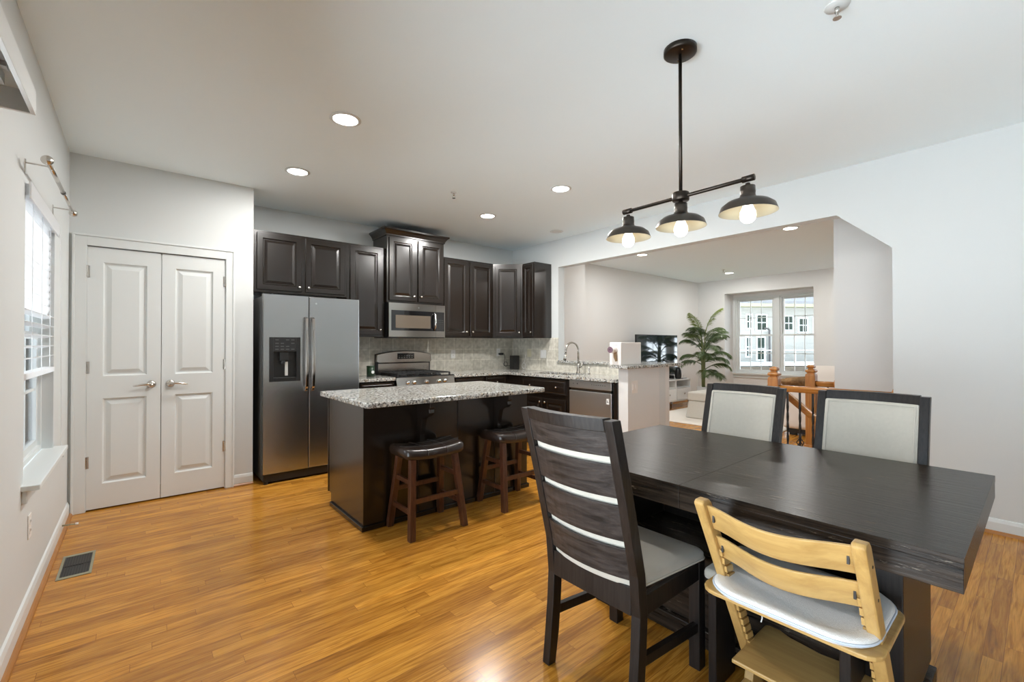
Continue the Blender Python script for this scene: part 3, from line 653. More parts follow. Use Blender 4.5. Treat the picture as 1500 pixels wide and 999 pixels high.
# ------------------------------------------------------------------ dishwasher
t = T('dishwasher', (4.1, 3.245, 0), 'stainless steel dishwasher with pocket handle under the granite counter', 'dishwasher')
t.part('body', MB().box(3.87, XR-.03, 2.945, 3.545, .02, .87), BLACKP)
d = t.part('door', MB().box(3.840, 3.87, 2.945, 3.545, .11, .755), DSTEEL, bevel=.004)
t.part('sticker', MB().box(3.8385, 3.840, 2.975, 3.010, .64, .70), PLATE, d, label='white sticker with black mark')
t.part('sticker_mark', MB().prism([(2.985, .66), (3.0, .66), (3.0, .685), (2.995, .685), (2.995, .666), (2.985, .666)], 'x', 3.8378, 3.8385), BLACKP, d)
cp = t.part('control_panel', MB().box(3.838, 3.87, 2.945, 3.545, .785, .872), DSTEEL, bevel=.003)
t.part('handle_recess', MB().prism([(3.855, .755), (3.87, .755), (3.87, .785), (3.846, .785)], 'y', 2.96, 3.53), BLACKP)
q = MB(); q.cyl((3.8375, 3.42, .835), .008, .001, 'x'); q.cyl((3.8375, 3.48, .835), .005, .001, 'x')
for i in range(7): q.box(3.8372, 3.838, 3.02+i*.03, 3.035+i*.03, .832, .838)
t.part('panel_marks', q, GREYP, cp)
t.part('toe_kick', MB().box(3.90, 3.92, 2.945, 3.545, 0, .11), BLACKP)

# ------------------------------------------------------------------ island
IX0, IX1, IY0, IY1 = 1.185, 2.69, 3.0, 3.735
t = T('kitchen_island', (1.94, 3.37, 0), 'dark espresso kitchen island with granite top and corbels', 'kitchen island')
b = MB().box(IX0, IX1, IY0, IY1-.07, 0.0, .865).box(IX0, IX1, IY1-.07, IY1, .10, .865)
bd = t.part('body', b, CAB, bevel=.002)
t.part('end_stile', MB().box(IX0-.004, IX0+.01, IY1-.022, IY1-.001, .10, .865), CAB)
sh = MB(); sh.box(IX0-.014, IX1+.014, IY0-.014, IY0, 0, .035); sh.box(IX0-.014, IX0, IY0, IY1-.08, 0, .035); sh.box(IX1, IX1+.014, IY0, IY1-.08, 0, .035)
t.part('base_moulding', sh, CAB, bevel=.004)
for x in (1.61, 2.33):
    pr = [(IY0, .865), (IY0-.20, .865), (IY0-.20, .83), (IY0-.185, .815), (IY0-.19, .79), (IY0-.165, .765), (IY0-.12, .755), (IY0-.085, .735), (IY0-.075, .70), (IY0-.065, .66), (IY0-.055, .62), (IY0-.055, .56), (IY0, .56)]
    q = MB().prism(pr, 'x', x-.02, x+.02); t.part('corbel', q, CAB, bevel=.002)
for x in (1.60, 1.95, 2.32): t.part('batten', MB().box(x-.003, x+.003, IY0-.003, IY0, .035, .865), CABIN)
for (a, e) in ((IX0+.02, 1.92), (1.95, IX1-.02)):
    g = lambda u, w_, z: (u, IY1+w_, z)
    dd = t.part('door', MB().rings(g, a, e, .13, .68, PANEL), CAB)
    dd = t.part('drawer', MB().rings(g, a, e, .70, .85, PANEL[:4]), CAB)
r_ = .03; TX0, TX1, TY0, TY1 = 1.125, 2.735, 2.80, 3.77
tp = []
for cx, cy_, a0 in ((TX0+r_, TY0+r_, 180), (TX1-r_, TY0+r_, 270), (TX1-r_, TY1-r_, 0), (TX0+r_, TY1-r_, 90)):
    for i in range(5): a = math.radians(a0+i*22.5); tp.append((cx+r_*math.cos(a), cy_+r_*math.sin(a)))
t.part('countertop', MB().prism(tp, 'z', .865, .903), GRAN, bevel=.008, label='speckled granite island top')

# ------------------------------------------------------------------ small things of the kitchen
def plate(f, u, z, label, name='outlet', cat='outlet', mt=PLATE, w_=.07, h=.115, kind='outlet', group=None):
    c = f(u, 0, z); t = T(name, c, label, cat, group)
    def bx(a0, a1, d0, d1, z0, z1, q):
        p, r = f(a0, d0, z0), f(a1, d1, z1); q.box(min(p[0], r[0]), max(p[0], r[0]), min(p[1], r[1]), max(p[1], r[1]), z0, z1); return q
    t.part('plate', bx(u-w_/2, u+w_/2, 0.0005, .005, z-h/2, z+h/2, MB()), mt, bevel=.0015)
    if kind == 'outlet':
        for dz in (-.022, .022): 
            s = t.part('socket', bx(u-.016, u+.016, .005, .007, z+dz-.014, z+dz+.014, MB()), mt)
            q = MB(); bx(u-.008, u-.006, .007, .0075, z+dz-.003, z+dz+.007, q); bx(u+.006, u+.008, .007, .0075, z+dz-.003, z+dz+.007, q); t.part('slots', q, GREYP, s)
    else:
        n_ = 2 if w_ > .09 else 1
        for i in range(n_):
            cu = u+(i-(n_-1)/2)*.046; t.part('rocker', bx(cu-.014, cu+.014, .005, .009, z-.028, z+.028, MB()), mt, bevel=.001)
    return t
fK = fy(YK-.008); fP = fx(XR-.012)
plate(fK, 3.36, 1.15, 'white outlet on backsplash between range and corner')
plate(fK, 4.16, 1.165, 'white outlet on backsplash with black adapter plugged in')
plate(fP, 4.60, 1.145, 'white double switch plate on backsplash under the narrow cabinet', 'switch_plate', 'switch', w_=.115, kind='switch')
plate(fP, 4.90, 1.155, 'ivory phone jack plate on backsplash beside the speaker', 'phone_jack', 'jack', IVORY, w_=.09, kind='switch')
plate(fy(2.757), 3.985, .835, 'white blank plate on the end wall below the bar top', 'wall_plate', 'plate', w_=.10, h=.13, mt=PEACH, kind='switch')
fWL = lambda u, w_, z: (XL+w_, u, z)
plate(fWL, 3.17, .40, 'white outlet on the left wall under the window')
one('speaker', MB().box(4.27, 4.38, 5.05, 5.15, .912, 1.118), BLACKP, 'black box speaker on the granite counter in the corner', 'speaker', bevel=.008)
q = MB().box(4.155, 4.235, YK-.045, YK-.016, 1.125, 1.155)
t = T('power_adapter', (4.19, YK-.03, 1.14), 'black power adapter with looping cord at the corner outlet', 'adapter')
t.part('plug', q, BLACKP, bevel=.006)
pth = [(4.235, YK-.03, 1.14), (4.265, YK-.03, 1.13), (4.27, YK-.03, 1.07), (4.255, YK-.03, 1.03)]
for i in range(15): a = .6+i*.5; pth.append((4.285+.035*math.cos(a+2.5), YK-.04+.001*i, .985+.035*math.sin(a+2.5)))
pth.append((4.33, 5.16, .96))
t.part('cord', MB().tube(pth, .0035, 6), BLACKP)
pth = [(XR-.03, 4.97, 1.13), (XR-.035, 4.975, 1.05)]
for i in range(20): a = math.pi/2+i*.65; pth.append((XR-.05, 4.98+.042*math.cos(a), .965+.042*math.sin(a)))
one('cord_coil', MB().tube(pth, .003, 6), PLATE, 'white coiled cord hanging by the speaker', 'cord')
t = T('tea_tin', (2.06, 5.0, .912), 'dark green tin on the counter left of the range', 'tin')
t.part('body', MB().lathe([(.0, 0), (.045, 0), (.045, .115), (.0, .115)], (2.06, 5.0, .912), 24), GREEN, smooth=True)
t.part('lid', MB().lathe([(.046, 0), (.046, .016), (.0, .018)], (2.06, 5.0, 1.02), 24), GREEN, smooth=True)
t.part('emblem', MB().cyl((2.06+.008, 5.0-.047, .965), .018, .003, 'y'), PLATE)
t = T('countertop_appliance', (3.99, 2.87, 1.063), 'cream box appliance with round dial on the granite bar top', 'appliance')
t.part('body', MB().box(3.81, 4.17, 2.80, 2.943, 1.063, 1.302), PEACH, bevel=.006)
kn = t.part('dial', MB().lathe([(.035, 0), (.035, -.075), (.0, -.075)], (3.81, 2.875, 1.225), 24, 'x'), PEACH, smooth=True)
t.part('dial_ring', MB().lathe([(.011, -.0762), (.011, -.081), (.033, -.081), (.033, -.0752)], (3.81, 2.875, 1.225), 24, 'x'), PURPLE, kn)
t.part('tan_strip', MB().tube([(3.80, 2.868, 1.20), (3.80, 2.862, 1.15), (3.802, 2.85, 1.105)], [.02, .022, .014], 10, flat=.3), TAN)  # tan curved strip below the dial
q = MB()
for i in range(4): q.box(3.8085, 3.81, 2.845+i*.016, 2.855+i*.016, 1.272, 1.279)
t.part('printed_marks', q, INK)

# ------------------------------------------------------------------ bar stools
def make_stool(loc, label):
    t = T('bar_stool', loc, label, 'stool', 'brown leather saddle stools', local=True)
    hx, hy, n = .238, .150, 12
    rs = []
    for i in range(n+1):
        u = -1+2*i/n; x = hx*u; sag = .022*(u*u); zt = .573+sag; zb = .505+sag*.8
        e = .012*(1 if abs(u) > .99 else 0); y0 = hy-e
        rs.append([(x, -y0, zb+e), (x, -y0+.012, zb-.002), (x, y0-.012, zb-.002), (x, y0, zb+e), (x, y0, zt-.012-e), (x, y0-.02, zt-e*.6), (x, y0*.45, zt+.005), (x, -y0*.45, zt+.005), (x, -y0+.02, zt-e*.6), (x, -y0, zt-.012-e)])
    s = t.part('seat', MB().loft(rs), LEATHER, sub=1)
    q = MB()
    for x in (-.075, .075):
        sg = .022*(x/hx)**2; q.tube([(x, -hy-.001, .53+sg), (x, -hy-.002, .556+sg), (x, -hy+.02, .575+sg), (x, -hy*.45, .580+sg), (x, hy*.45, .580+sg), (x, hy-.02, .575+sg), (x, hy+.002, .556+sg), (x, hy+.001, .53+sg)], .0016, 6)
    for y in (-.05, .05): q.tube([(hx*u, y, .5795+.022*u*u) for u in [-.98+.196*i for i in range(11)]], .0016, 6)
    t.part('stitching', q, BLACKP, s)
    for sx in (-1, 1):
        for sy in (-1, 1):
            a = Vector((sx*.165, sy*.095, .515)); c = Vector((sx*.205, sy*.165, 0)); w_ = .021
            t.part('leg', MB().loft([[p+Vector((i*w_*k, j*w_*k, 0)) for i, j in ((-1, -1), (1, -1), (1, 1), (-1, 1))] for p, k in ((a, .95), (c, 1.0))]), STOOLW, bevel=.003)
    P = lambda sx, sy, z: Vector((sx*(.205-.04*z/.535), sy*(.165-.07*z/.535), z))
    for sx in (-1, 1):
        for z in (.17, .36): t.part('stretcher', MB().beam(P(sx, -1, z), P(sx, 1, z), .02, .03), STOOLW, bevel=.002)
    for sy, z in ((-1, .24), (1, .27)): t.part('stretcher', MB().beam(P(-1, sy, z), P(1, sy, z), .02, .032), STOOLW, bevel=.002)
    return t
s0 = make_stool((1.572, 2.812, 0), 'brown leather saddle stool nearest the refrigerator, tucked at island')
dup(s0.o, (2.352, 2.815, 0), 0, 'brown leather saddle stool behind the slatted dining chair, tucked at island')

# ------------------------------------------------------------------ dining table
t = T('dining_table', (2.06, .86, 0), 'long dark worn wooden dining table on a panel pedestal base', 'dining table')
TA, TB_, TC, TD = 1.53, 2.59, .127, 1.60
SE = .868
b = MB().box(TA, TB_, TC, SE-.0004, .735, .76)
t.part('tabletop', b, TABLEW, bevel=.0012)
t.part('tabletop', MB().box(TA, TB_, SE+.0004, TD, .735, .76), TABLEW, bevel=.0012)
for (y0, y1) in ((TC+.001, SE-.001), (SE+.001, TD-.001)):
    q = MB().box(TA+.0005, TA+.03, y0, y1, .672, .735).box(TB_-.03, TB_-.0005, y0, y1, .672, .735)
    if y0 < .5: q.box(TA+.03, TB_-.03, y0, y0+.03, .672, .735)
    else: q.box(TA+.03, TB_-.03, y1-.03, y1, .672, .735)
    t.part('apron', q, TABLEW, bevel=.002)
for (y0, y1) in ((.282, .40), (1.33, 1.448)):
    t.part('pedestal', MB().box(1.80, 2.305, y0, y1, .085, .735), CHAIRW, bevel=.004)
t.part('plinth', MB().box(1.81, 2.295, .30, 1.43, .012, .085).box(1.77, 2.335, .27, .42, 0, .05).box(1.77, 2.335, 1.31, 1.46, 0, .05), TABLEW, bevel=.004)
t.part('base_panel', MB().box(1.835, 2.27, .40, 1.33, .085, .38), TABLEW, bevel=.003)

# ------------------------------------------------------------------ dining chairs
def make_chair(loc, rot, label):
    t = T('dining_chair', loc, label, 'chair', 'dark upholstered dining chairs', rot=rot, local=True)
    hw = .218; pw = .036
    def bx_(z):     # back face x of the posts over height
        pts = [(0, -.245), (.20, -.222), (.36, -.212), (.50, -.225), (.75, -.285), (1.035, -.360)]
        for (a, xa), (c, xc) in zip(pts, pts[1:]):
            if z <= c: return xa+(xc-xa)*(z-a)/(c-a)
        return pts[-1][1]
    for s in (-1, 1):
        y0, y1 = (s*hw, s*(hw-pw))
        rs = []
        for z in (0, .12, .24, .36, .43, .50, .62, .75, .88, 1.0, 1.035):
            x = bx_(z); dp = .040 if z < .1 else .046
            rs.append([(x, y0, z), (x+dp, y0, z), (x+dp, y1, z), (x, y1, z)])
        t.part('rear_leg', MB().loft(rs), CHAIRW, bevel=.003)
        t.part('front_leg', MB().box(.185, .232, min(y0, s*(hw-.045)), max(y0, s*(hw-.045)), 0, .425), CHAIRW, bevel=.003)
        t.part('stretcher', MB().beam((-.19, s*(hw-.018), .20), (.19, s*(hw-.018), .165), .022, .036), CHAIRW, bevel=.002)
    fr = MB(); 
    for s in (-1, 1): fr.box(-.185, .19, s*(hw-.012)-.010, s*(hw-.012)+.010, .355, .425)
    fr.box(.20, .225, -hw+.045, hw-.045, .355, .425); fr.box(-.215, -.19, -hw+pw, hw-pw, .355, .452)
    t.part('seat_frame', fr, CHAIRW, bevel=.002)
    def slab(z0, z1, o0, o1, nz=2, h=hw-pw+.001, bul=.032, crownz=0):
        ny = 10; q = MB(); rs = []
        for j in range(ny+1):
            y = -h+2*h*j/ny; bb = -bul*(1-(y/h)**2); ring = []
            for k in range(nz+1): z = z0+(z1-z0)*k/nz; ring.append((bx_(z)+o0+bb, y, z))
            for k in range(nz, -1, -1): z = z0+(z1-z0)*k/nz; ring.append((bx_(z)+o1+bb, y, z))
            rs.append(ring)
        return q.loft(rs)
    for z0, z1 in ((.476, .588), (.615, .742), (.768, .885), (.912, .995)): t.part('back_slat', slab(z0, z1, .004, .016), SLATW, bevel=.002)
    t.part('top_rail', slab(.995, 1.040, -.002, .040, 1), CHAIRW, bevel=.003)
    cu = t.part('back_cushion', slab(.445, .998, .018, .050, 5, bul=.030), LINEN, bevel=.008, smooth=True)
    # piping along the cushion's edge
    h = hw-pw-.012; pa = []
    P = lambda y, z: (bx_(z)+.0505-.030*(1-(y/(hw-pw))**2), y, z)
    for i in range(9): pa.append(P(-h+2*h*i/8, .988))
    for i in range(1, 9): pa.append(P(h, .988-.516*i/8))
    for i in range(1, 9): pa.append(P(h-2*h*i/8, .472))
    for i in range(1, 8): pa.append(P(-h, .472+.516*i/8))
    t.part('piping', MB().tube(pa, .004, 6, closed=True), PIPE, cu)
    q = MB(); rs = []
    e = [(-.200, .425, 0), (-.200, .45, 0)]
    def ring(ins, z): 
        x0, x1, y = -.185+ins, .238-ins, hw+.003-ins
        r = .03; pts = []
        for cx, cy2, a0 in ((x1-r, y-r, 0), (x0+r*.3, y-r*.3-.04, 90), (x0+r*.3, -y+r*.3+.04, 180), (x1-r, -y+r, 270)):
            rr = r if cx > 0 else r*.3
            for i in range(4): a = math.radians(a0+i*30); pts.append((cx+rr*math.cos(a), cy2+rr*math.sin(a), z))
        return pts
    q.loft([ring(.004, .425), ring(0, .430), ring(0, .452), ring(.008, .462), ring(.03, .471), ring(.08, .477)])
    so = t.part('seat', q, SEATF, smooth=True)
    t.part('piping', MB().tube([Vector(p) for p in ring(-.001, .433)], .004, 6, closed=True), PIPE, so)
    return t
c0 = make_chair((1.50, 1.09, 0), 0, 'ladder-back dining chair seen from behind, slats with pale gaps')
dup(c0.o, (2.405, 1.145, 0), math.pi-.03, 'dining chair across the table showing its linen back, nearer the kitchen')
dup(c0.o, (2.445, .552, 0), math.pi, 'dining chair across the table showing its linen back, nearer the plain white wall')
# backless seat under the table
t = T('dining_bench', (1.75, .53, 0), 'dark backless seat with grey cushion tucked under table behind high chair', 'bench')
t.part('seat_cushion', MB().box(1.60, 1.905, .365, .815, .415, .456), SEATF, bevel=.015, smooth=True)
t.part('frame', MB().box(1.61, 1.895, .375, .805, .384, .415), CHAIRW, bevel=.003)
for y in (.378, .785): t.part('end_panel', MB().box(1.64, 1.80, y, y+.03, 0, .384), CHAIRW, bevel=.003)

# ------------------------------------------------------------------ high chair
HY0, HY1 = .282, .722
t = T('high_chair', (1.6, .5, 0), 'natural beech high chair with white mesh seat cushion', 'high chair')
def hx_(z): return 1.355+(.785-z)*.545     # rear edge of the slanted upright
for (y0, y1, inn) in ((HY0, HY0+.032, 1), (HY1-.032, HY1, -1)):
    pr = [(hx_(.785)+.004, .775), (hx_(.785)+.014, .785), (hx_(.785)+.045, .785), (hx_(.77)+.055, .77), (hx_(.05)+.058, .05), (hx_(0)+.058, 0), (hx_(0)-.02, 0), (hx_(.06)-.03, .045), (hx_(.09), .09)]
    up_ = t.part('upright', MB().prism(pr, 'y', y0, y1), BEECHV, bevel=.005)
    t.part('floor_runner', MB().prism([(1.30, 0), (hx_(0)+.02, 0), (hx_(.05)+.02, .05), (1.32, .045), (1.30, .03)], 'y', y0+.002, y1-.002), BEECHV, bevel=.004)
    # groove blocks on the inside of the upright
    q = MB(); yi = y1 if inn > 0 else y0-.009
    q.prism([(hx_(.61)+.012, .61), (hx_(.61)+.044, .61), (hx_(.10)+.044, .10), (hx_(.10)+.012, .10)], 'y', (y1 if inn > 0 else y0-.002), (y1+.002 if inn > 0 else y0))
    for i in range(15):
        z = .135+i*.032
        q.prism([(hx_(z)+.004, z), (hx_(z)+.052, z-.006), (hx_(z)+.042, z+.018), (hx_(z)-.002, z+.022)], 'y', yi, yi+.009)
    t.part('groove', q, BEECHV, up_, bevel=.0015)
def hslat(z0, z1, bul, flare, nm='back_rest'):
    ny = 16; y0, y1 = HY0+.030, HY1-.030; c = (y0+y1)/2; h = (y1-y0)/2; rs = []
    for j in range(ny+1):
        y = y0+(y1-y0)*j/ny; s = (y-c)/h; k = (1-s*s); bb = -bul*k*k
        a, e = z0-flare*(1-k)*0-.010*k, z1-.012*k
        xr = lambda z: hx_(z)+.018+bb
        rs.append([(xr(a), y, a), (xr(e), y, e), (xr(e)+.010, y, e+.002), (xr(a)+.010, y, a+.002)])
    o = t.part(nm, MB().loft(rs), BEECH, bevel=.003, smooth=True)
    return o
for z0, z1 in ((.682, .768), (.572, .655)):
    o = hslat(z0, z1, .055, 0)
    q = MB()
    for y in (HY0+.045, HY1-.045):
        x = hx_((z0+z1)/2)+.0165-.002; q.box(x-.004, x+.004, y-.003, y+.003, (z0+z1)/2-.012, (z0+z1)/2+.010)
    t.part('slot', q, SLOT, o)
q = MB()
for z in (.715, .61): q.cyl((hx_(z)+.03, HY0-.0015, z), .004, .002, 'y', 12)
t.part('bolt', q, SLOT)
def rounded(x0, x1, y0, y1, r, bow=0, n=5):
    pts = []
    for cx, cy2, a0 in ((x1-r, y1-r, 0), (x0+r, y1-r, 90), (x0+r, y0+r, 180), (x1-r, y0+r, 270)):
        for i in range(n): a = math.radians(a0+i*90/(n-1)); pts.append((cx+r*math.cos(a), cy2+r*math.sin(a)))
    return pts
sb = t.part('seat', MB().prism(rounded(1.435, 1.775, HY0-.015, HY1+.022, .05), 'z', .462, .476), BEECH, bevel=.004)
rs = []
P0 = rounded(1.425, 1.80, HY0+.01, HY1-.005, .10, n=8)
cxm, cym = 1.61, .50
for k, z in ((1.0, .477), (1.03, .483), (1.03, .494), (.985, .503), (.86, .501), (.5, .497), (.1, .496)):
    rs.append([(cxm+(x-cxm)*k, cym+(y-cym)*k, z) for x, y in P0])
q = MB(); q.loft(rs)
cu = t.part('seat_cushion', q, MESHF, smooth=True, label='white mesh cushion')
t.part('piping', MB().tube([(cxm+(x-cxm)*1.035, cym+(y-cym)*1.035, .489) for x, y in P0], .004, 6, closed=True), m('pale_blue_piping', (.55, .62, .72), .7), cu)
fp = [(1.545, HY0+.034), (1.545, HY1-.034), (1.60, HY1-.034), (1.83, HY1-.034), (1.85, HY1-.06), (1.82, .60), (1.805, .50), (1.82, .40), (1.85, HY0+.06), (1.83, HY0+.034)]
t.part('foot_plate', MB().prism(fp, 'z', .200, .214), BEECH, bevel=.004)
t.part('rod', MB().tube([(1.535, HY0+.03, .415), (1.535, HY1-.03, .415)], .006, 10), CHROME if False else m('dark_rod', (.06, .06, .065), .2, .9), smooth=True)
t.part('rod', MB().tube([(1.66, HY0+.03, .16), (1.66, HY1-.03, .16)], .006, 10), BLACKP, smooth=True)
pth = [(1.53, .585, .424), (1.528, .583, .405), (1.527, .586, .392)]
t.part('string', MB().tube(pth, .0018, 5), PLATE)

# ------------------------------------------------------------------ pendant lamp
PX, PY = 2.046, 1.145
t = T('pendant_lamp', (PX, PY, H), 'dark bronze linear pendant with three lit barn shades over the dining table', 'pendant lamp')
t.part('canopy', MB().lathe([(.0, 0), (.078, 0), (.078, -.022), (.070, -.028), (.0, -.028)], (PX, PY, H), 32), BRONZE, smooth=True)
t.part('stem', MB().cyl((PX, PY, 2.02), .0085, H-.025-2.02, n=14), BRONZE, smooth=True)
q = MB()
for s in (-1, 1): q.cyl((PX+s*.035, PY+s*.03, H-.031), .005, .004)
t.part('screw', q, NICKEL)
t.part('hub', MB().lathe([(.0, 0), (.038, 0), (.040, .004), (.040, .036), (.038, .040), (.0, .040)], (PX, PY, 1.985), 28), BRONZE, smooth=True)
YA, YB2 = .822, 1.462
t.part('cross_bar', MB().cyl((PX, YA, 2.005), .009, YB2-YA, 'y', 14).cyl((PX, YA-.02, 2.005), .014, .05, 'y', 16).cyl((PX, YB2-.03, 2.005), .014, .05, 'y', 16), BRONZE, smooth=True)
for y in (YA+.008, PY, YB2-.010):
    zt = 1.985
    sh = [(.0, 0), (.010, 0), (.010, -.012), (.030, -.014), (.031, -.042), (.030, -.050), (.034, -.062), (.055, -.072), (.085, -.082), (.108, -.100), (.118, -.128), (.116, -.129), (.105, -.103), (.083, -.086), (.053, -.076), (.030, -.066), (.0, -.064)]
    s = t.part('lamp_shade', MB().lathe([(r, h) for r, h in sh[:11]]+[(.1165, -.129)], (PX, y, zt), 36) if False else MB(), BRUSHED) if False else None
    q = MB(); n = 36
    prof = sh[:11]
    rings_ = [[(PX+r*math.cos(2*math.pi*j/n), y+r*math.sin(2*math.pi*j/n), zt+h) for j in range(n)] for r, h in [(max(r, .0005), h) for r, h in prof]]
    q.loft(rings_, cap=False)
    s = t.part('lamp_shade', q, BRUSHED, smooth=True)
    q = MB(); prof = [(.118, -.128), (.1155, -.128), (.1045, -.103), (.082, -.0855), (.052, -.0755), (.031, -.0655), (.0005, -.064)]
    q.loft([[(PX+r*math.cos(2*math.pi*j/n), y+r*math.sin(2*math.pi*j/n), zt+h) for j in range(n)] for r, h in prof], cap=False)
    t.part('shade_lining', q, CREAM, s, smooth=True)
    t.part('bulb', MB().lathe([(.0, -.066), (.014, -.066), (.015, -.085), (.022, -.105), (.0315, -.128), (.033, -.145), (.028, -.162), (.016, -.173), (.0, -.176)], (PX, y, zt), 24), BULB, smooth=True)

# ------------------------------------------------------------------ recessed lights
G3 = 'round recessed ceiling lights'
def downlight(x, y, label, lit=True, r=.075, power=1.0):
    t = T('recessed_light', (x, y, H), label, 'ceiling light', G3)
    t.part('trim_ring', MB().lathe([(r, -.001), (r+.022, -.001), (r+.022, -.004), (r+.004, -.009), (r, -.006), (r, -.001)], (x, y, H), 36), TRIM, smooth=True)
    t.part('lens', MB().cyl((x, y, H-.004), r, .003, n=36), LENS if lit else UNLIT)
    if lit:
        l = bpy.data.lights.new('lamp_beam', 'AREA'); l.shape = 'DISK'; l.size = r*2; l.energy = LAMP_W*power; l.color = (1, .975, .94)
        lo = bpy.data.objects.new('lamp_beam', l); COL.objects.link(lo); lo.parent = t.o; lo.location = (0, 0, -.010)
for x, y, lab, pw in ((1.02, 2.89, 'lit recessed light over the open floor in front of the closet doors', 1.0), (1.02, 4.02, 'lit recessed light in front of the refrigerator', 1.0), (3.02, 2.89, 'lit recessed light over the right end of the island', 1.7), (3.02, 4.03, 'lit recessed light in front of the range and corner', 1.8),
                  (6.25, 4.17, 'lit recessed light in the living room nearest the kitchen', .85), (6.25, 2.03, 'lit recessed light in the living room by the stair soffit', .85), (9.2, 4.10, 'lit recessed light by the living room window', 1.0), (9.2, 2.0, 'lit recessed light above the sofa, hidden behind the stair wall', .85)):
    downlight(x, y, lab, power=pw)
downlight(4.12, 4.02, 'unlit round recessed light above the sink', False, .065)
def sprinkler(x, y, label, big=False):
    t = T('sprinkler', (x, y, H), label, 'sprinkler', 'ceiling fire sprinklers')
    k = 1.5 if big else 1
    t.part('escutcheon', MB().lathe([(.0, 0), (.032*k, 0), (.030*k, -.006), (.014, -.010), (.0, -.010)], (x, y, H), 24), TRIM, smooth=True)
    hd = t.part('nozzle', MB().cyl((x, y, H-.032), .009, .024, n=14), NICKEL, smooth=True)
    t.part('deflector', MB().cyl((x, y, H-.056), .016, .003, n=16).box(x-.012, x-.009, y-.002, y+.002, H-.055, H-.03).box(x+.009, x+.012, y-.002, y+.002, H-.055, H-.03), NICKEL, hd)
sprinkler(2.31, 3.62, 'small ceiling sprinkler between the four kitchen lights'); sprinkler(2.30, .562, 'ceiling sprinkler near the pendant canopy at the top edge', True); sprinkler(8.72, 4.0, 'small ceiling sprinkler in the living room')

# ------------------------------------------------------------------ left wall: blind, curtain rod, valance
t = T('window_blind', (XL+.0, 3.49, 2.0), 'white horizontal slat blind half lowered over the left window', 'blind')
t.part('head_rail', MB().box(XL-.045, XL+.012, WY0+.005, WY1-.005, 1.975, 2.028), BLIND, bevel=.002)
v = t.part('valance', MB().box(XL+.014, XL+.022, WY0-.02, WY1+.012, 1.955, 2.035), BLIND, bevel=.002)
zz = 1.945
while zz > 1.19:
    xm = XL-.020; yy = .019
    hx2, hz2, tz = (.007, .024, .003) if zz > 1.45 else (.022, .006, .003)
    q = MB().hexa([(xm-hx2, WY0+.012, zz-hz2), (xm+hx2, WY0+.012, zz+hz2), (xm+hx2, WY1-.012, zz+hz2), (xm-hx2, WY1-.012, zz-hz2)], [(xm-hx2, WY0+.012, zz-hz2+tz), (xm+hx2, WY0+.012, zz+hz2+tz), (xm+hx2, WY1-.012, zz+hz2+tz), (xm-hx2, WY1-.012, zz-hz2+tz)])
    t.part('slat', q, BLIND); zz -= .042 if zz > 1.45 else .058
t.part('bottom_rail', MB().box(XL-.045, XL+.006, WY0+.012, WY1-.012, 1.115, 1.145), BLIND, bevel=.004)
q = MB()
for y in (WY0+.18, 3.49, WY1-.18): q.tube([(XL+.002, y, 1.975), (XL+.002, y, 1.13)], .0015, 5)
t.part('ladder_cord', q, BLIND)
q = MB().tube([(XL+.028, WY1-.03, 1.98), (XL+.030, WY1+.02, 1.2), (XL+.030, WY1+.07, .62)], .0018, 5)
cd = t.part('pull_cord', q, BLIND); t.part('tassel', MB().lathe([(.003, .05), (.007, .04), (.010, 0), (.0, -.002)], (XL+.032, WY1+.072, .565), 12), BLIND, cd, smooth=True)
t = T('curtain_rod', (XL, 3.45, 2.12), 'bare brushed nickel curtain rod above the left window', 'curtain rod')
RZ = 2.11; RXX = XL+.085
q = MB().cyl((RXX, 2.90, RZ), .009, .55, 'y', 14).cyl((RXX, 3.44, RZ), .0075, .47, 'y', 14); t.part('rod', q, NICKEL, smooth=True)
for y, s in ((2.90, -1), (3.91, 1)):
    t.part('finial', MB().lathe([(.009, 0), (.013, .004), (.020, .014), (.022, .024), (.016, .036), (.006, .042), (.0, .043)] if s > 0 else [(.009, 0), (.013, -.004), (.020, -.014), (.022, -.024), (.016, -.036), (.006, -.042), (.0, -.043)], (RXX, y, RZ), 18, 'y'), NICKEL, smooth=True)
    yy = y+.09 if s < 0 else y-.05
    t.part('bracket', MB().tube([(XL, yy, RZ+.005), (RXX, yy, RZ+.002), (RXX, yy, RZ-.012)], .004, 8).box(XL, XL+.004, yy-.008, yy+.008, RZ-.045, RZ+.02), NICKEL)
t.part('rod_joint', MB().cyl((RXX, 3.43, RZ), .011, .02, 'y', 14), GREYP)
t = T('door_valance', (XL+.06, 1.3, 2.05), 'white box valance of the patio door blind at the left edge', 'valance')
VY0, VY1 = .25, 2.16
t.part('front_board', MB().box(XL+.125, XL+.137, VY0, VY1, 2.045, 2.125), TRIM, bevel=.001)
t.part('end_board', MB().box(XL, XL+.125, VY1-.012, VY1, 2.045, 2.125), TRIM); t.part('end_board', MB().box(XL, XL+.125, VY0, VY0+.012, 2.045, 2.125), TRIM)
t.part('top_board', MB().box(XL, XL+.125, VY0+.012, VY1-.012, 2.115, 2.125), TRIM)
t.part('track', MB().box(XL+.035, XL+.085, VY0+.03, VY1-.12, 2.075, 2.108), ALU); t.part('bracket', MB().box(XL+.08, XL+.10, VY1-.2, VY1-.17, 2.10, 2.114), ALU)
t.part('end_clip', MB().box(XL+.045, XL+.075, VY1-.15, VY1-.12, 2.068, 2.100), BLACKP)

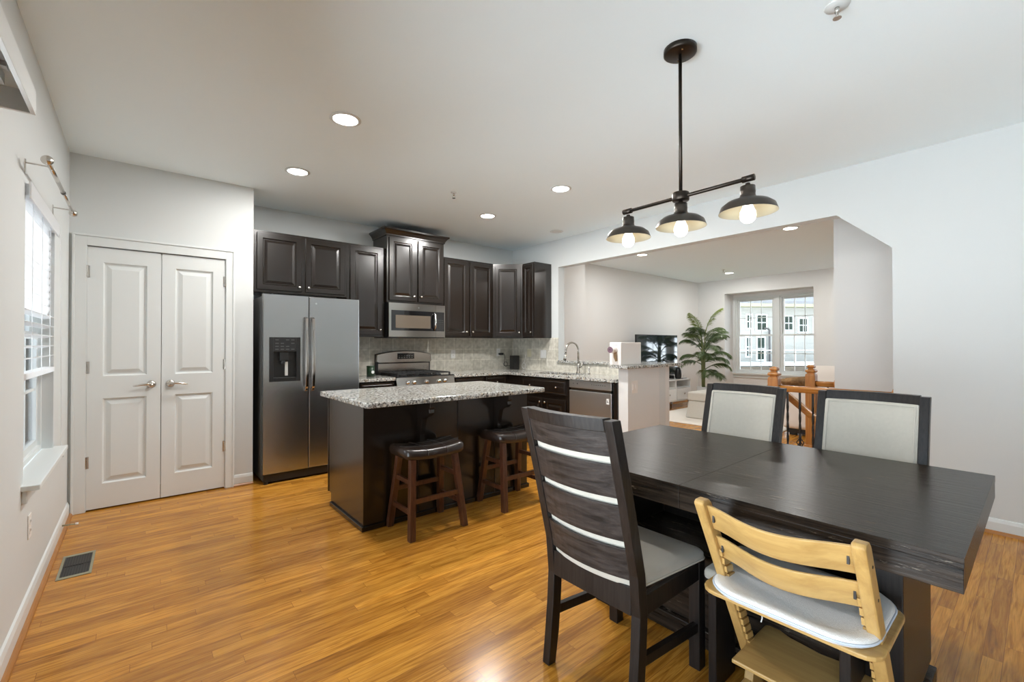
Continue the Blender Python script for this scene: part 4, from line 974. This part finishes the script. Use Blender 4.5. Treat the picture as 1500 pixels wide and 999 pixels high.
# floor register and door stop
t = T('floor_register', (-.265, 3.62, 0), 'dark floor vent with metal border near the left wall', 'floor vent')
fx0, fx1, fy0, fy1 = -.338, -.195, 3.44, 3.80
t.part('frame', MB().box(fx0, fx1, fy0, fy0+.028, 0, .004).box(fx0, fx1, fy1-.028, fy1, 0, .004).box(fx0, fx0+.012, fy0+.028, fy1-.028, 0, .004).box(fx1-.012, fx1, fy0+.028, fy1-.028, 0, .004), VENTM, bevel=.001)
t.part('well', MB().box(fx0+.012, fx1-.012, fy0+.028, fy1-.028, 0.0005, .0015), BLACKP)
q = MB()
for i in range(10): x = fx0+.018+i*.0115; q.box(x, x+.004, fy0+.03, fy1-.03, .0015, .0035)
q.box(fx0+.014, fx1-.014, 3.615, 3.625, .0015, .004)
t.part('grille', q, IRON)
t = T('door_stop', (XL+.014, 4.28, .05), 'brass spring door stop on the left baseboard', 'door stop')
t.part('spring', MB().tube([(XL+.014, 4.28, .055), (XL+.045, 4.278, .053), (XL+.08, 4.275, .052)], [.006, .0045, .0045], 10), VENTM, smooth=True)
t.part('tip', MB().cyl((XL+.078, 4.275, .052), .0075, .016, 'x', 14), PLATE, smooth=True)

# ------------------------------------------------------------------ stair railing
def newel(x, y, z0, label, name='newel_post'):
    t = T(name, (x, y, z0), label, 'newel post')
    t.part('shaft', MB().box(x-.044, x+.044, y-.044, y+.044, z0, .965), OAK, bevel=.004)
    def sq(prof): 
        q = MB(); q.loft([[(x-r, y-r, z), (x+r, y-r, z), (x+r, y+r, z), (x-r, y+r, z)] for r, z in prof]); return q
    t.part('cap', sq([(.044, .965), (.040, .975), (.030, .980), (.030, .988), (.042, .994), (.046, 1.006), (.040, 1.018), (.022, 1.028), (.020, 1.034), (.030, 1.040), (.033, 1.052), (.026, 1.066), (.010, 1.074)]), OAK, bevel=.003)
    t.part('base_block', MB().box(x-.055, x+.055, y-.055, y+.055, z0, z0+.25), OAK, bevel=.004)
    return t
newel(4.515, 1.605, 0, 'honey oak newel post at the left end of the stair railing')
newel(5.31, 1.54, 0, 'honey oak newel post beside the stair wall, farther one')
def rail_prof(cx, z): return [(cx-.022, z-.055), (cx+.022, z-.055), (cx+.022, z-.035), (cx+.031, z-.022), (cx+.029, z-.006), (cx+.015, z), (cx-.015, z), (cx-.029, z-.006), (cx-.031, z-.022), (cx-.022, z-.035)]
t = T('stair_railing', (4.515, 1.15, 0), 'honey oak rail with twisted black balusters across the stairwell', 'railing')
t.part('handrail', MB().prism(rail_prof(4.515, .905), 'y', .760, 1.561), OAKH, smooth=True)
t.part('rosette', MB().cyl((4.515, .748, .885), .045, .014, 'y', 8), OAK, bevel=.004)
for i, y in enumerate((.90, 1.0, 1.10, 1.20, 1.299, 1.399, 1.497)):
    q = MB(); tw = []
    for k in range(30):
        z = .86*k/29; a = .5*k if 6 < k < 26 else 0; w_ = .0075
        tw.append([(4.515+w_*1.4*math.cos(a+math.pi/4+j*math.pi/2), y+w_*1.4*math.sin(a+math.pi/4+j*math.pi/2), z) for j in range(4)])
    q.loft(tw)
    bo = t.part('baluster', q, IRON)
    if i == 5:
        for k in range(4):
            a0 = k*math.pi/2; q = MB()
            q.tube([(4.515+.022*math.sin(math.pi*s)*math.cos(a0+s*3), y+.026*math.sin(math.pi*s)*math.sin(a0+s*3), .35+.10*s) for s in [j/12 for j in range(13)]], .004, 6)
            t.part('basket_wire', q, IRON, bo)
t = T('stair_railing', (5.31, 1.4, 0), 'short honey oak rail between far newel post and stair wall', 'railing')
t.part('handrail', MB().prism(rail_prof(5.31, .905), 'y', 1.338, 1.496), OAKH, smooth=True)
t.part('rosette', MB().cyl((5.31, 1.326, .885), .045, .012, 'y', 8), OAK)
t.part('baluster', MB().box(5.303, 5.317, 1.39, 1.404, 0, .86), IRON)
t = T('stair_handrail', (4.66, 1.2, .4), 'sloping honey oak handrail running down the stairs', 'handrail')
a = Vector((4.64, 1.53, .835)); e = Vector((4.64, -.2, -.65)); d = (e-a).normalized()
pr = rail_prof(0, 0); up_ = Vector((0, -d.z, d.y)) if d.y > 0 else Vector((0, d.z, -d.y)); up_ = Vector((0, -d.z*1, d.y*1)); up_ = -up_ if up_.z < 0 else up_
t.part('rail', MB().loft([[p+Vector((1, 0, 0))*u+up_*v2 for u, v2 in pr] for p in (a, e)]), OAKH, smooth=True)
q = MB()
for s in (.35, 1.2): p = a+d*s; q.tube([(XR+.12, p.y, p.z-.10), (4.63, p.y, p.z-.10), (4.64, p.y, p.z-.05)], .006, 8)
t.part('bracket', q, IRON)

# ------------------------------------------------------------------ living room
t = T('tv_stand', (8.0, 4.95, 0), 'long white lacquered media console on slim legs under the television', 'media console')
X0, X1, Y0, Y1 = 7.15, 8.84, 4.74, 5.20
t.part('top', MB().box(X0-.01, X1+.01, Y0-.01, Y1, .555, .58), LACQ, bevel=.003)
b = MB().box(X0, X0+.025, Y0, Y1, .16, .555).box(X1-.025, X1, Y0, Y1, .16, .555).box(X0, X1, Y0, Y1, .14, .16).box(X0, X1, Y1-.01, Y1, .16, .555).box(X0, X1, Y0+.01, Y1, .40, .415)
for i in (1, 2): x = X0+(X1-X0)*i/3; b.box(x-.01, x+.01, Y0+.005, Y1, .16, .555)
t.part('body', b, LACQ)
for i in range(3):
    x = X0+(X1-X0)*i/3+.014; q = MB().box(x, x+(X1-X0)/3-.028, Y0-.014, Y0+.005, .168, .395)
    dr = t.part('drawer', q, LACQ, bevel=.002); t.part('knob', MB().lathe([(.0, -.022), (.014, -.02), (.016, -.01), (.006, 0)], (x+(X1-X0)/6-.014, Y0-.014, .285), 14, 'y'), NICKEL, dr, smooth=True)
for x in (X0+.01, (X0+X1)/2, X1-.045):
    for y in (Y0+.01, Y1-.05): t.part('leg', MB().box(x, x+.035, y, y+.035, 0, .14), LACQ)
t = T('television', (8.0, 4.98, .58), 'large flat black television reflecting the far window', 'television')
t.part('bezel', MB().box(7.27, 8.745, 4.985, 5.02, .65, 1.475), BLACKP, bevel=.004)
t.part('screen', MB().box(7.285, 8.73, 4.982, 4.985, .67, 1.463), SCREEN)
for x in (7.6, 8.42): t.part('foot', MB().prism([(x-.02, .58), (x+.02, .58), (x+.012, .65), (x-.012, .65)], 'y', 4.88, 5.1), BLACKP)
one('speaker', MB().lathe([(.0, 0), (.05, 0), (.062, .03), (.066, .09), (.060, .17), (.035, .23), (.0, .24)], (8.50, 4.83, .58), 20), BLACKP, 'rounded black speaker on the white media console below the television', 'speaker', smooth=True)
t = T('photo_card', (8.68, 4.80, .58), 'small white card on a black stand at the console end', 'card')
t.part('card', MB().prism([(8.64, .585), (8.74, .585), (8.74, .59), (8.69, .66), (8.64, .655)], 'y', 4.795, 4.80), PLATE)
t.part('stand', MB().box(8.56, 8.75, 4.78, 4.84, .58, .587), BLACKP)
# palm
px, py = 8.86, 4.48
t = T('potted_palm', (px, py, 0), 'tall potted areca palm in the living room corner', 'plant')
pt = t.part('pot', MB().lathe([(.0, 0), (.10, 0), (.125, .42), (.115, .42), (.105, .38), (.0, .38)], (px, py, 0), 28), POT, smooth=True)
t.part('soil', MB().cyl((px, py, .38), .106, .005), BARK, pt)
def frond(base, az, L, lift, droop, mt, wid=.22, nl=46):
    L *= .84; q = MB(); pts = []; dz = Vector((math.cos(az), math.sin(az), 0)); p = Vector(base); ang = lift; n = 16
    for i in range(n+1):
        pts.append(p.copy()); s = i/n; ang = lift-droop*s*s*1.3
        p = p+(dz*math.cos(ang)+Vector((0, 0, 1))*math.sin(ang))*L/n
    q.tube(pts, [.008*(1-i/(n+1))+.002 for i in range(n+1)], 6)
    side = Vector((-dz.y, dz.x, 0))
    for i in range(nl):
        s = .22+.78*i/(nl-1); k = s*n; j = min(int(k), n-1); c = pts[j].lerp(pts[j+1], k-j); tan = (pts[j+1]-pts[j]).normalized(); nrm = side.cross(tan).normalized()
        ll = wid*(math.sin(math.pi*min(1, .18+s*.82))**.6*.9+.15)
        for sg in (-1, 1):
            dr = (side*sg*.75+tan*.65-Vector((0, 0, 1))*.25+nrm*.12*random.uniform(-1, 1)).normalized(); mid = c+dr*ll*.5; tip = c+dr*ll-Vector((0, 0, 1))*ll*.28
            wv = tan*.0062
            q.add([c-wv*.4, c+wv*.4, mid+wv, mid-wv, tip, mid+nrm*.004, c+nrm*.002], [(0, 1, 2, 5), (0, 5, 3), (3, 5, 4), (5, 2, 4)])
    o = t.part('frond', q, mt); return o
fr = [(2.6, .62, 1.25, .5, 1), (5.4, .75, 1.30, .75, 1), (3.3, .70, 1.05, 1.2, 0), (5.9, .70, .85, 1.35, 0), (.4, .75, .80, 1.5, 0), (4.1, .78, .75, 1.6, 0), (2.2, .62, .95, 1.5, 0), (5.2, .66, .60, 1.5, 0), (1.3, .55, .9, 1.2, 1), (3.7, .66, .45, 1.4, 0), (4.7, .70, 1.0, 1.2, 0), (.0, .62, .45, 1.3, 0)]
fr += [(2.9, .72, .95, 1.0, 0), (5.7, .80, 1.1, 1.1, 0), (3.9, .60, .7, 1.6, 0), (5.5, .72, .65, 1.6, 0), (2.5, .6, .5, 1.4, 0), (4.4, .62, .6, 1.5, 0), (6.1, .60, 1.0, 1.3, 0), (1.8, .55, .6, 1.4, 0)]
fr += [(3.1, .66, .95, 1.3, 0), (5.9, .70, .95, 1.2, 0), (4.9, .6, .55, 1.4, 0), (3.5, .72, .7, 1.5, 0), (.3, .6, .9, 1.3, 0)]
hs = [1.52, 1.55, 1.35, 1.28, 1.15, 1.1, 1.2, .80, 1.35, .72, 1.22, .70, 1.25, 1.2, 1.0, 1.02, .9, .62, 1.3, 1.0, 1.42, 1.40, .95, 1.0, .85]
for (az, L, li, dr, yg), h in zip(fr, hs):
    h *= .97
    q = MB(); bx0 = (px+.02*math.cos(az), py+.02*math.sin(az), .385); tp_ = (px+.035*math.cos(az), py+.035*math.sin(az), h)
    frond(tp_, az, L, li, dr, LEAFY if yg else LEAF)
    t.part('stem', MB().tube([bx0, tp_], [.013, .008], 8), STEM, smooth=True)
# ottoman
t = T('storage_ottoman', (7.72, 3.6, .012), 'beige fabric storage ottoman with lid on the cream rug', 'ottoman')
t.part('body', MB().hexa([(7.30, 3.05, .012), (8.10, 3.05, .012), (8.10, 4.02, .012), (7.30, 4.02, .012)], [(7.34, 3.09, .31), (8.06, 3.09, .31), (8.06, 3.98, .31), (7.34, 3.98, .31)]), OTTO, bevel=.02)
t.part('lid', MB().box(7.325, 8.075, 3.075, 3.995, .31, .46), OTTO, bevel=.025)
t.part('handle_strap', MB().box(7.312, 7.330, 3.60, 3.63, .16, .29), OTTO, bevel=.004)
one('area_rug', MB().box(6.77, 8.55, 2.46, 4.62, 0, .012), RUG, 'cream area rug under the ottoman', 'rug', bevel=.004)
# sectional sofa
t = T('sectional_sofa', (8.2, 1.9, 0), 'white slipcovered sectional sofa beyond the stair railing', 'sofa')
def cush(x0, x1, y0, y1, z0, z1, nm, mt, bv=.05, par=None):
    o = t.part(nm, MB().box(x0, x1, y0, y1, z0, z1), mt, par, sub=0, bevel=bv, smooth=True); o.modifiers['bevel'].segments = 4; return o
cush(7.08, 10.0, 1.42, 2.40, .09, .42, 'base', SLIP, .03); cush(9.1, 10.05, 2.42, 2.82, .09, .42, 'base', SLIP, .03)
cush(7.05, 7.28, 1.40, 2.42, .09, .66, 'arm', SLIP, .06); cush(7.05, 10.05, 1.32, 1.58, .30, .76, 'back', SLIP, .08); cush(9.85, 10.12, 1.35, 2.82, .30, .76, 'back', SLIP, .08)
for (x0, x1) in ((7.30, 8.15), (8.17, 9.0)): cush(x0, x1, 1.58, 2.42, .42, .56, 'seat_cushion', SLIP, .05)
cush(9.1, 9.85, 1.58, 2.80, .42, .56, 'seat_cushion', SLIP, .05)
for x, y in ((7.12, 2.26), (7.12, 1.46), (9.9, 1.5)): t.part('foot', MB().box(x, x+.08, y, y+.08, 0, .09), BLACKP)
t.part('plinth', MB().box(7.21, 9.88, 1.55, 2.25, .02, .09).box(7.10, 7.115, 1.45, 2.35, .03, .09), BLACKP)
def pillow(x, y, z, w_, h, th, rz, tilt, mt, label):
    n = 8; vs = []; q = MB(); rot = Matrix.Rotation(rz, 3, 'Z') @ Matrix.Rotation(tilt, 3, 'X')
    for side in (1, -1):
        for i in range(n+1):
            for j in range(n+1):
                u, v2 = -1+2*i/n, -1+2*j/n; e = (1-u**4)*(1-v2**4); k = 1-.06*(u*u*v2*v2)
                vs.append(Vector((x, y, z+h/2))+rot @ Vector((u*w_/2*k, side*th/2*e**.6, v2*h/2*k)))
    m_ = (n+1)**2; fs = []
    for s_ in (0, 1):
        for i in range(n):
            for j in range(n):
                a_ = s_*m_+i*(n+1)+j; f_ = (a_, a_+1, a_+n+2, a_+n+1); fs.append(f_ if s_ else f_[::-1])
    q.add(vs, fs); return one('throw_pillow', q, mt, label, 'pillow', 'pillows on the white sofa', smooth=True)
pillow(7.42, 1.95, .56, .52, .42, .16, 1.5, .12, PINKC, 'pale pillow standing at the near arm of the sofa, between the newel posts')
pillow(8.5, 1.75, .56, .55, .42, .18, .1, -.15, SLIP, 'white pillow in the middle of the sofa back, right of the far newel post')
pillow(9.3, 1.75, .56, .50, .45, .18, .2, -.15, SLIP, 'white pillow in the far corner of the sofa, beside the stair wall')
# throw
q = MB(); rs = []
for i in range(9):
    x = 7.02+.30*i/8; zz_ = .705+.035*math.sin(i*1.1); rs.append([(x, 2.16+.03*math.sin(i), zz_), (x, 2.44, zz_+.02*math.cos(i*2)), (x, 2.44, zz_+.05), (x, 2.16+.03*math.sin(i), zz_+.085)])
one('throw_blanket', MB().loft(rs), BROWNF, 'brown patterned throw bunched on the near sofa arm', 'blanket', smooth=True)
t = T('side_table', (8.35, 2.98, 0), 'round dark wood side table beyond the left newel post', 'side table')
sx, sy = 8.0, 2.72
t.o.location = (sx, sy, .012); t.off = (sx, sy, .012)
t.part('top', MB().lathe([(.0, .58), (.22, .58), (.23, .60), (.22, .62), (.0, .62)], (sx, sy, 0), 28), STOOLW, smooth=True); t.part('column', MB().cyl((sx, sy, .03), .03, .56), STOOLW, smooth=True); t.part('foot', MB().lathe([(.16, .012), (.16, .03), (.0, .04)], (sx, sy, 0), 24), STOOLW, smooth=True)

# ------------------------------------------------------------------ outside the far window
b = MB(); b.box(12, 60, -20, 60, -3.3, -3.2)
struct('ground_outside', b, GRASS)
A2 = Vector((19.0, 9.6)); B2 = Vector((25.6, 5.4)); du = (B2-A2).normalized(); nn = Vector((du.y, -du.x)); nn = -nn if nn.x > 0 else nn
LH = (B2-A2).length
fH = lambda u, w_, z: (A2.x+du.x*u+nn.x*w_, A2.y+du.y*u+nn.y*w_, z)
def hb(q, u0, u1, w0, w1, z0, z1): return q.hexa([fH(u0, w0, z0), fH(u1, w0, z0), fH(u1, w1, z0), fH(u0, w1, z0)], [fH(u0, w0, z1), fH(u1, w0, z1), fH(u1, w1, z1), fH(u0, w1, z1)])
t = T('neighbouring_house', fH(LH/2, -3, -3.2), 'pale sided townhouse seen through the living room window', 'house')
t.part('wall', hb(MB(), 0, LH+2, -6, 0, -3.2, 3.05), SIDE)
q = MB(); q.hexa([fH(-.5, .55, 3.05), fH(LH+2.5, .55, 2.95), fH(LH+2.5, -6, 2.95), fH(-.5, -6, 3.05)], [fH(-.5, .55, 3.22), fH(LH+2.5, .55, 3.12), fH(LH+2.5, -3.2, 4.6), fH(-.5, -3.2, 4.7)])
t.part('roof', q, ROOF); t.part('soffit', hb(MB(), -.5, LH+2.5, 0, .58, 2.93, 3.06), SOFF)
for (u, z, w_, h) in ((2.17, 2.0, .24, .6), (2.76, 1.92, .46, .68), (4.08, 1.93, .40, .62), (4.80, 1.84, .40, .62), (5.55, 1.84, .4, .62), (2.13, .75, .22, .85), (2.72, .60, .36, 1.0)):
    wf = t.part('window', hb(MB(), u-w_/2-.04, u+w_/2+.04, 0, .05, z-.04, z+h+.04), TRIM)
    q = MB(); g = .035
    for i in range(2):
        for k in range(2):
            a_ = u-w_/2+i*w_/2; c_ = z+k*h/2; hb(q, a_+g/2, a_+w_/2-g/2, .05, .06, c_+g/2, c_+h/2-g/2)
    t.part('pane', q, EXTW, wf)
q = MB(); p = [fH(3.1, .10, z) for z in (-3.2, 1.92)]; q.tube([p[0], p[1], fH(3.02, .10, 2.0), fH(2.85, .10, 2.0)], .04, 8)
t.part('downspout', q, DOWN)
t.part('deck', hb(MB(), 0, LH+2, 0, 2.2, .44, .52), TRIM)
q = MB(); hb(q, 0, LH+2, 2.13, 2.16, 1.04, 1.07)
for i in range(8): hb(q, i*1.3, i*1.3+.05, 2.12, 2.17, .52, 1.07)
t.part('deck_railing', q, ALU)
q = MB(); g0 = fH(4.65, 1.2, 0)
q.lathe([(.20, .53), (.20, .92), (.26, .96), (.25, 1.12), (.16, 1.22), (.0, 1.24)], (g0[0], g0[1], 0), 16); one('covered_grill', q, DOWN, 'dark covered grill on the neighbour deck', 'grill', smooth=True)
one('board_fence', hb(MB(), -3, LH+3, 2.3, 2.4, -3.2, .42), BARK, 'dark board fence at the foot of the townhouse', 'fence')
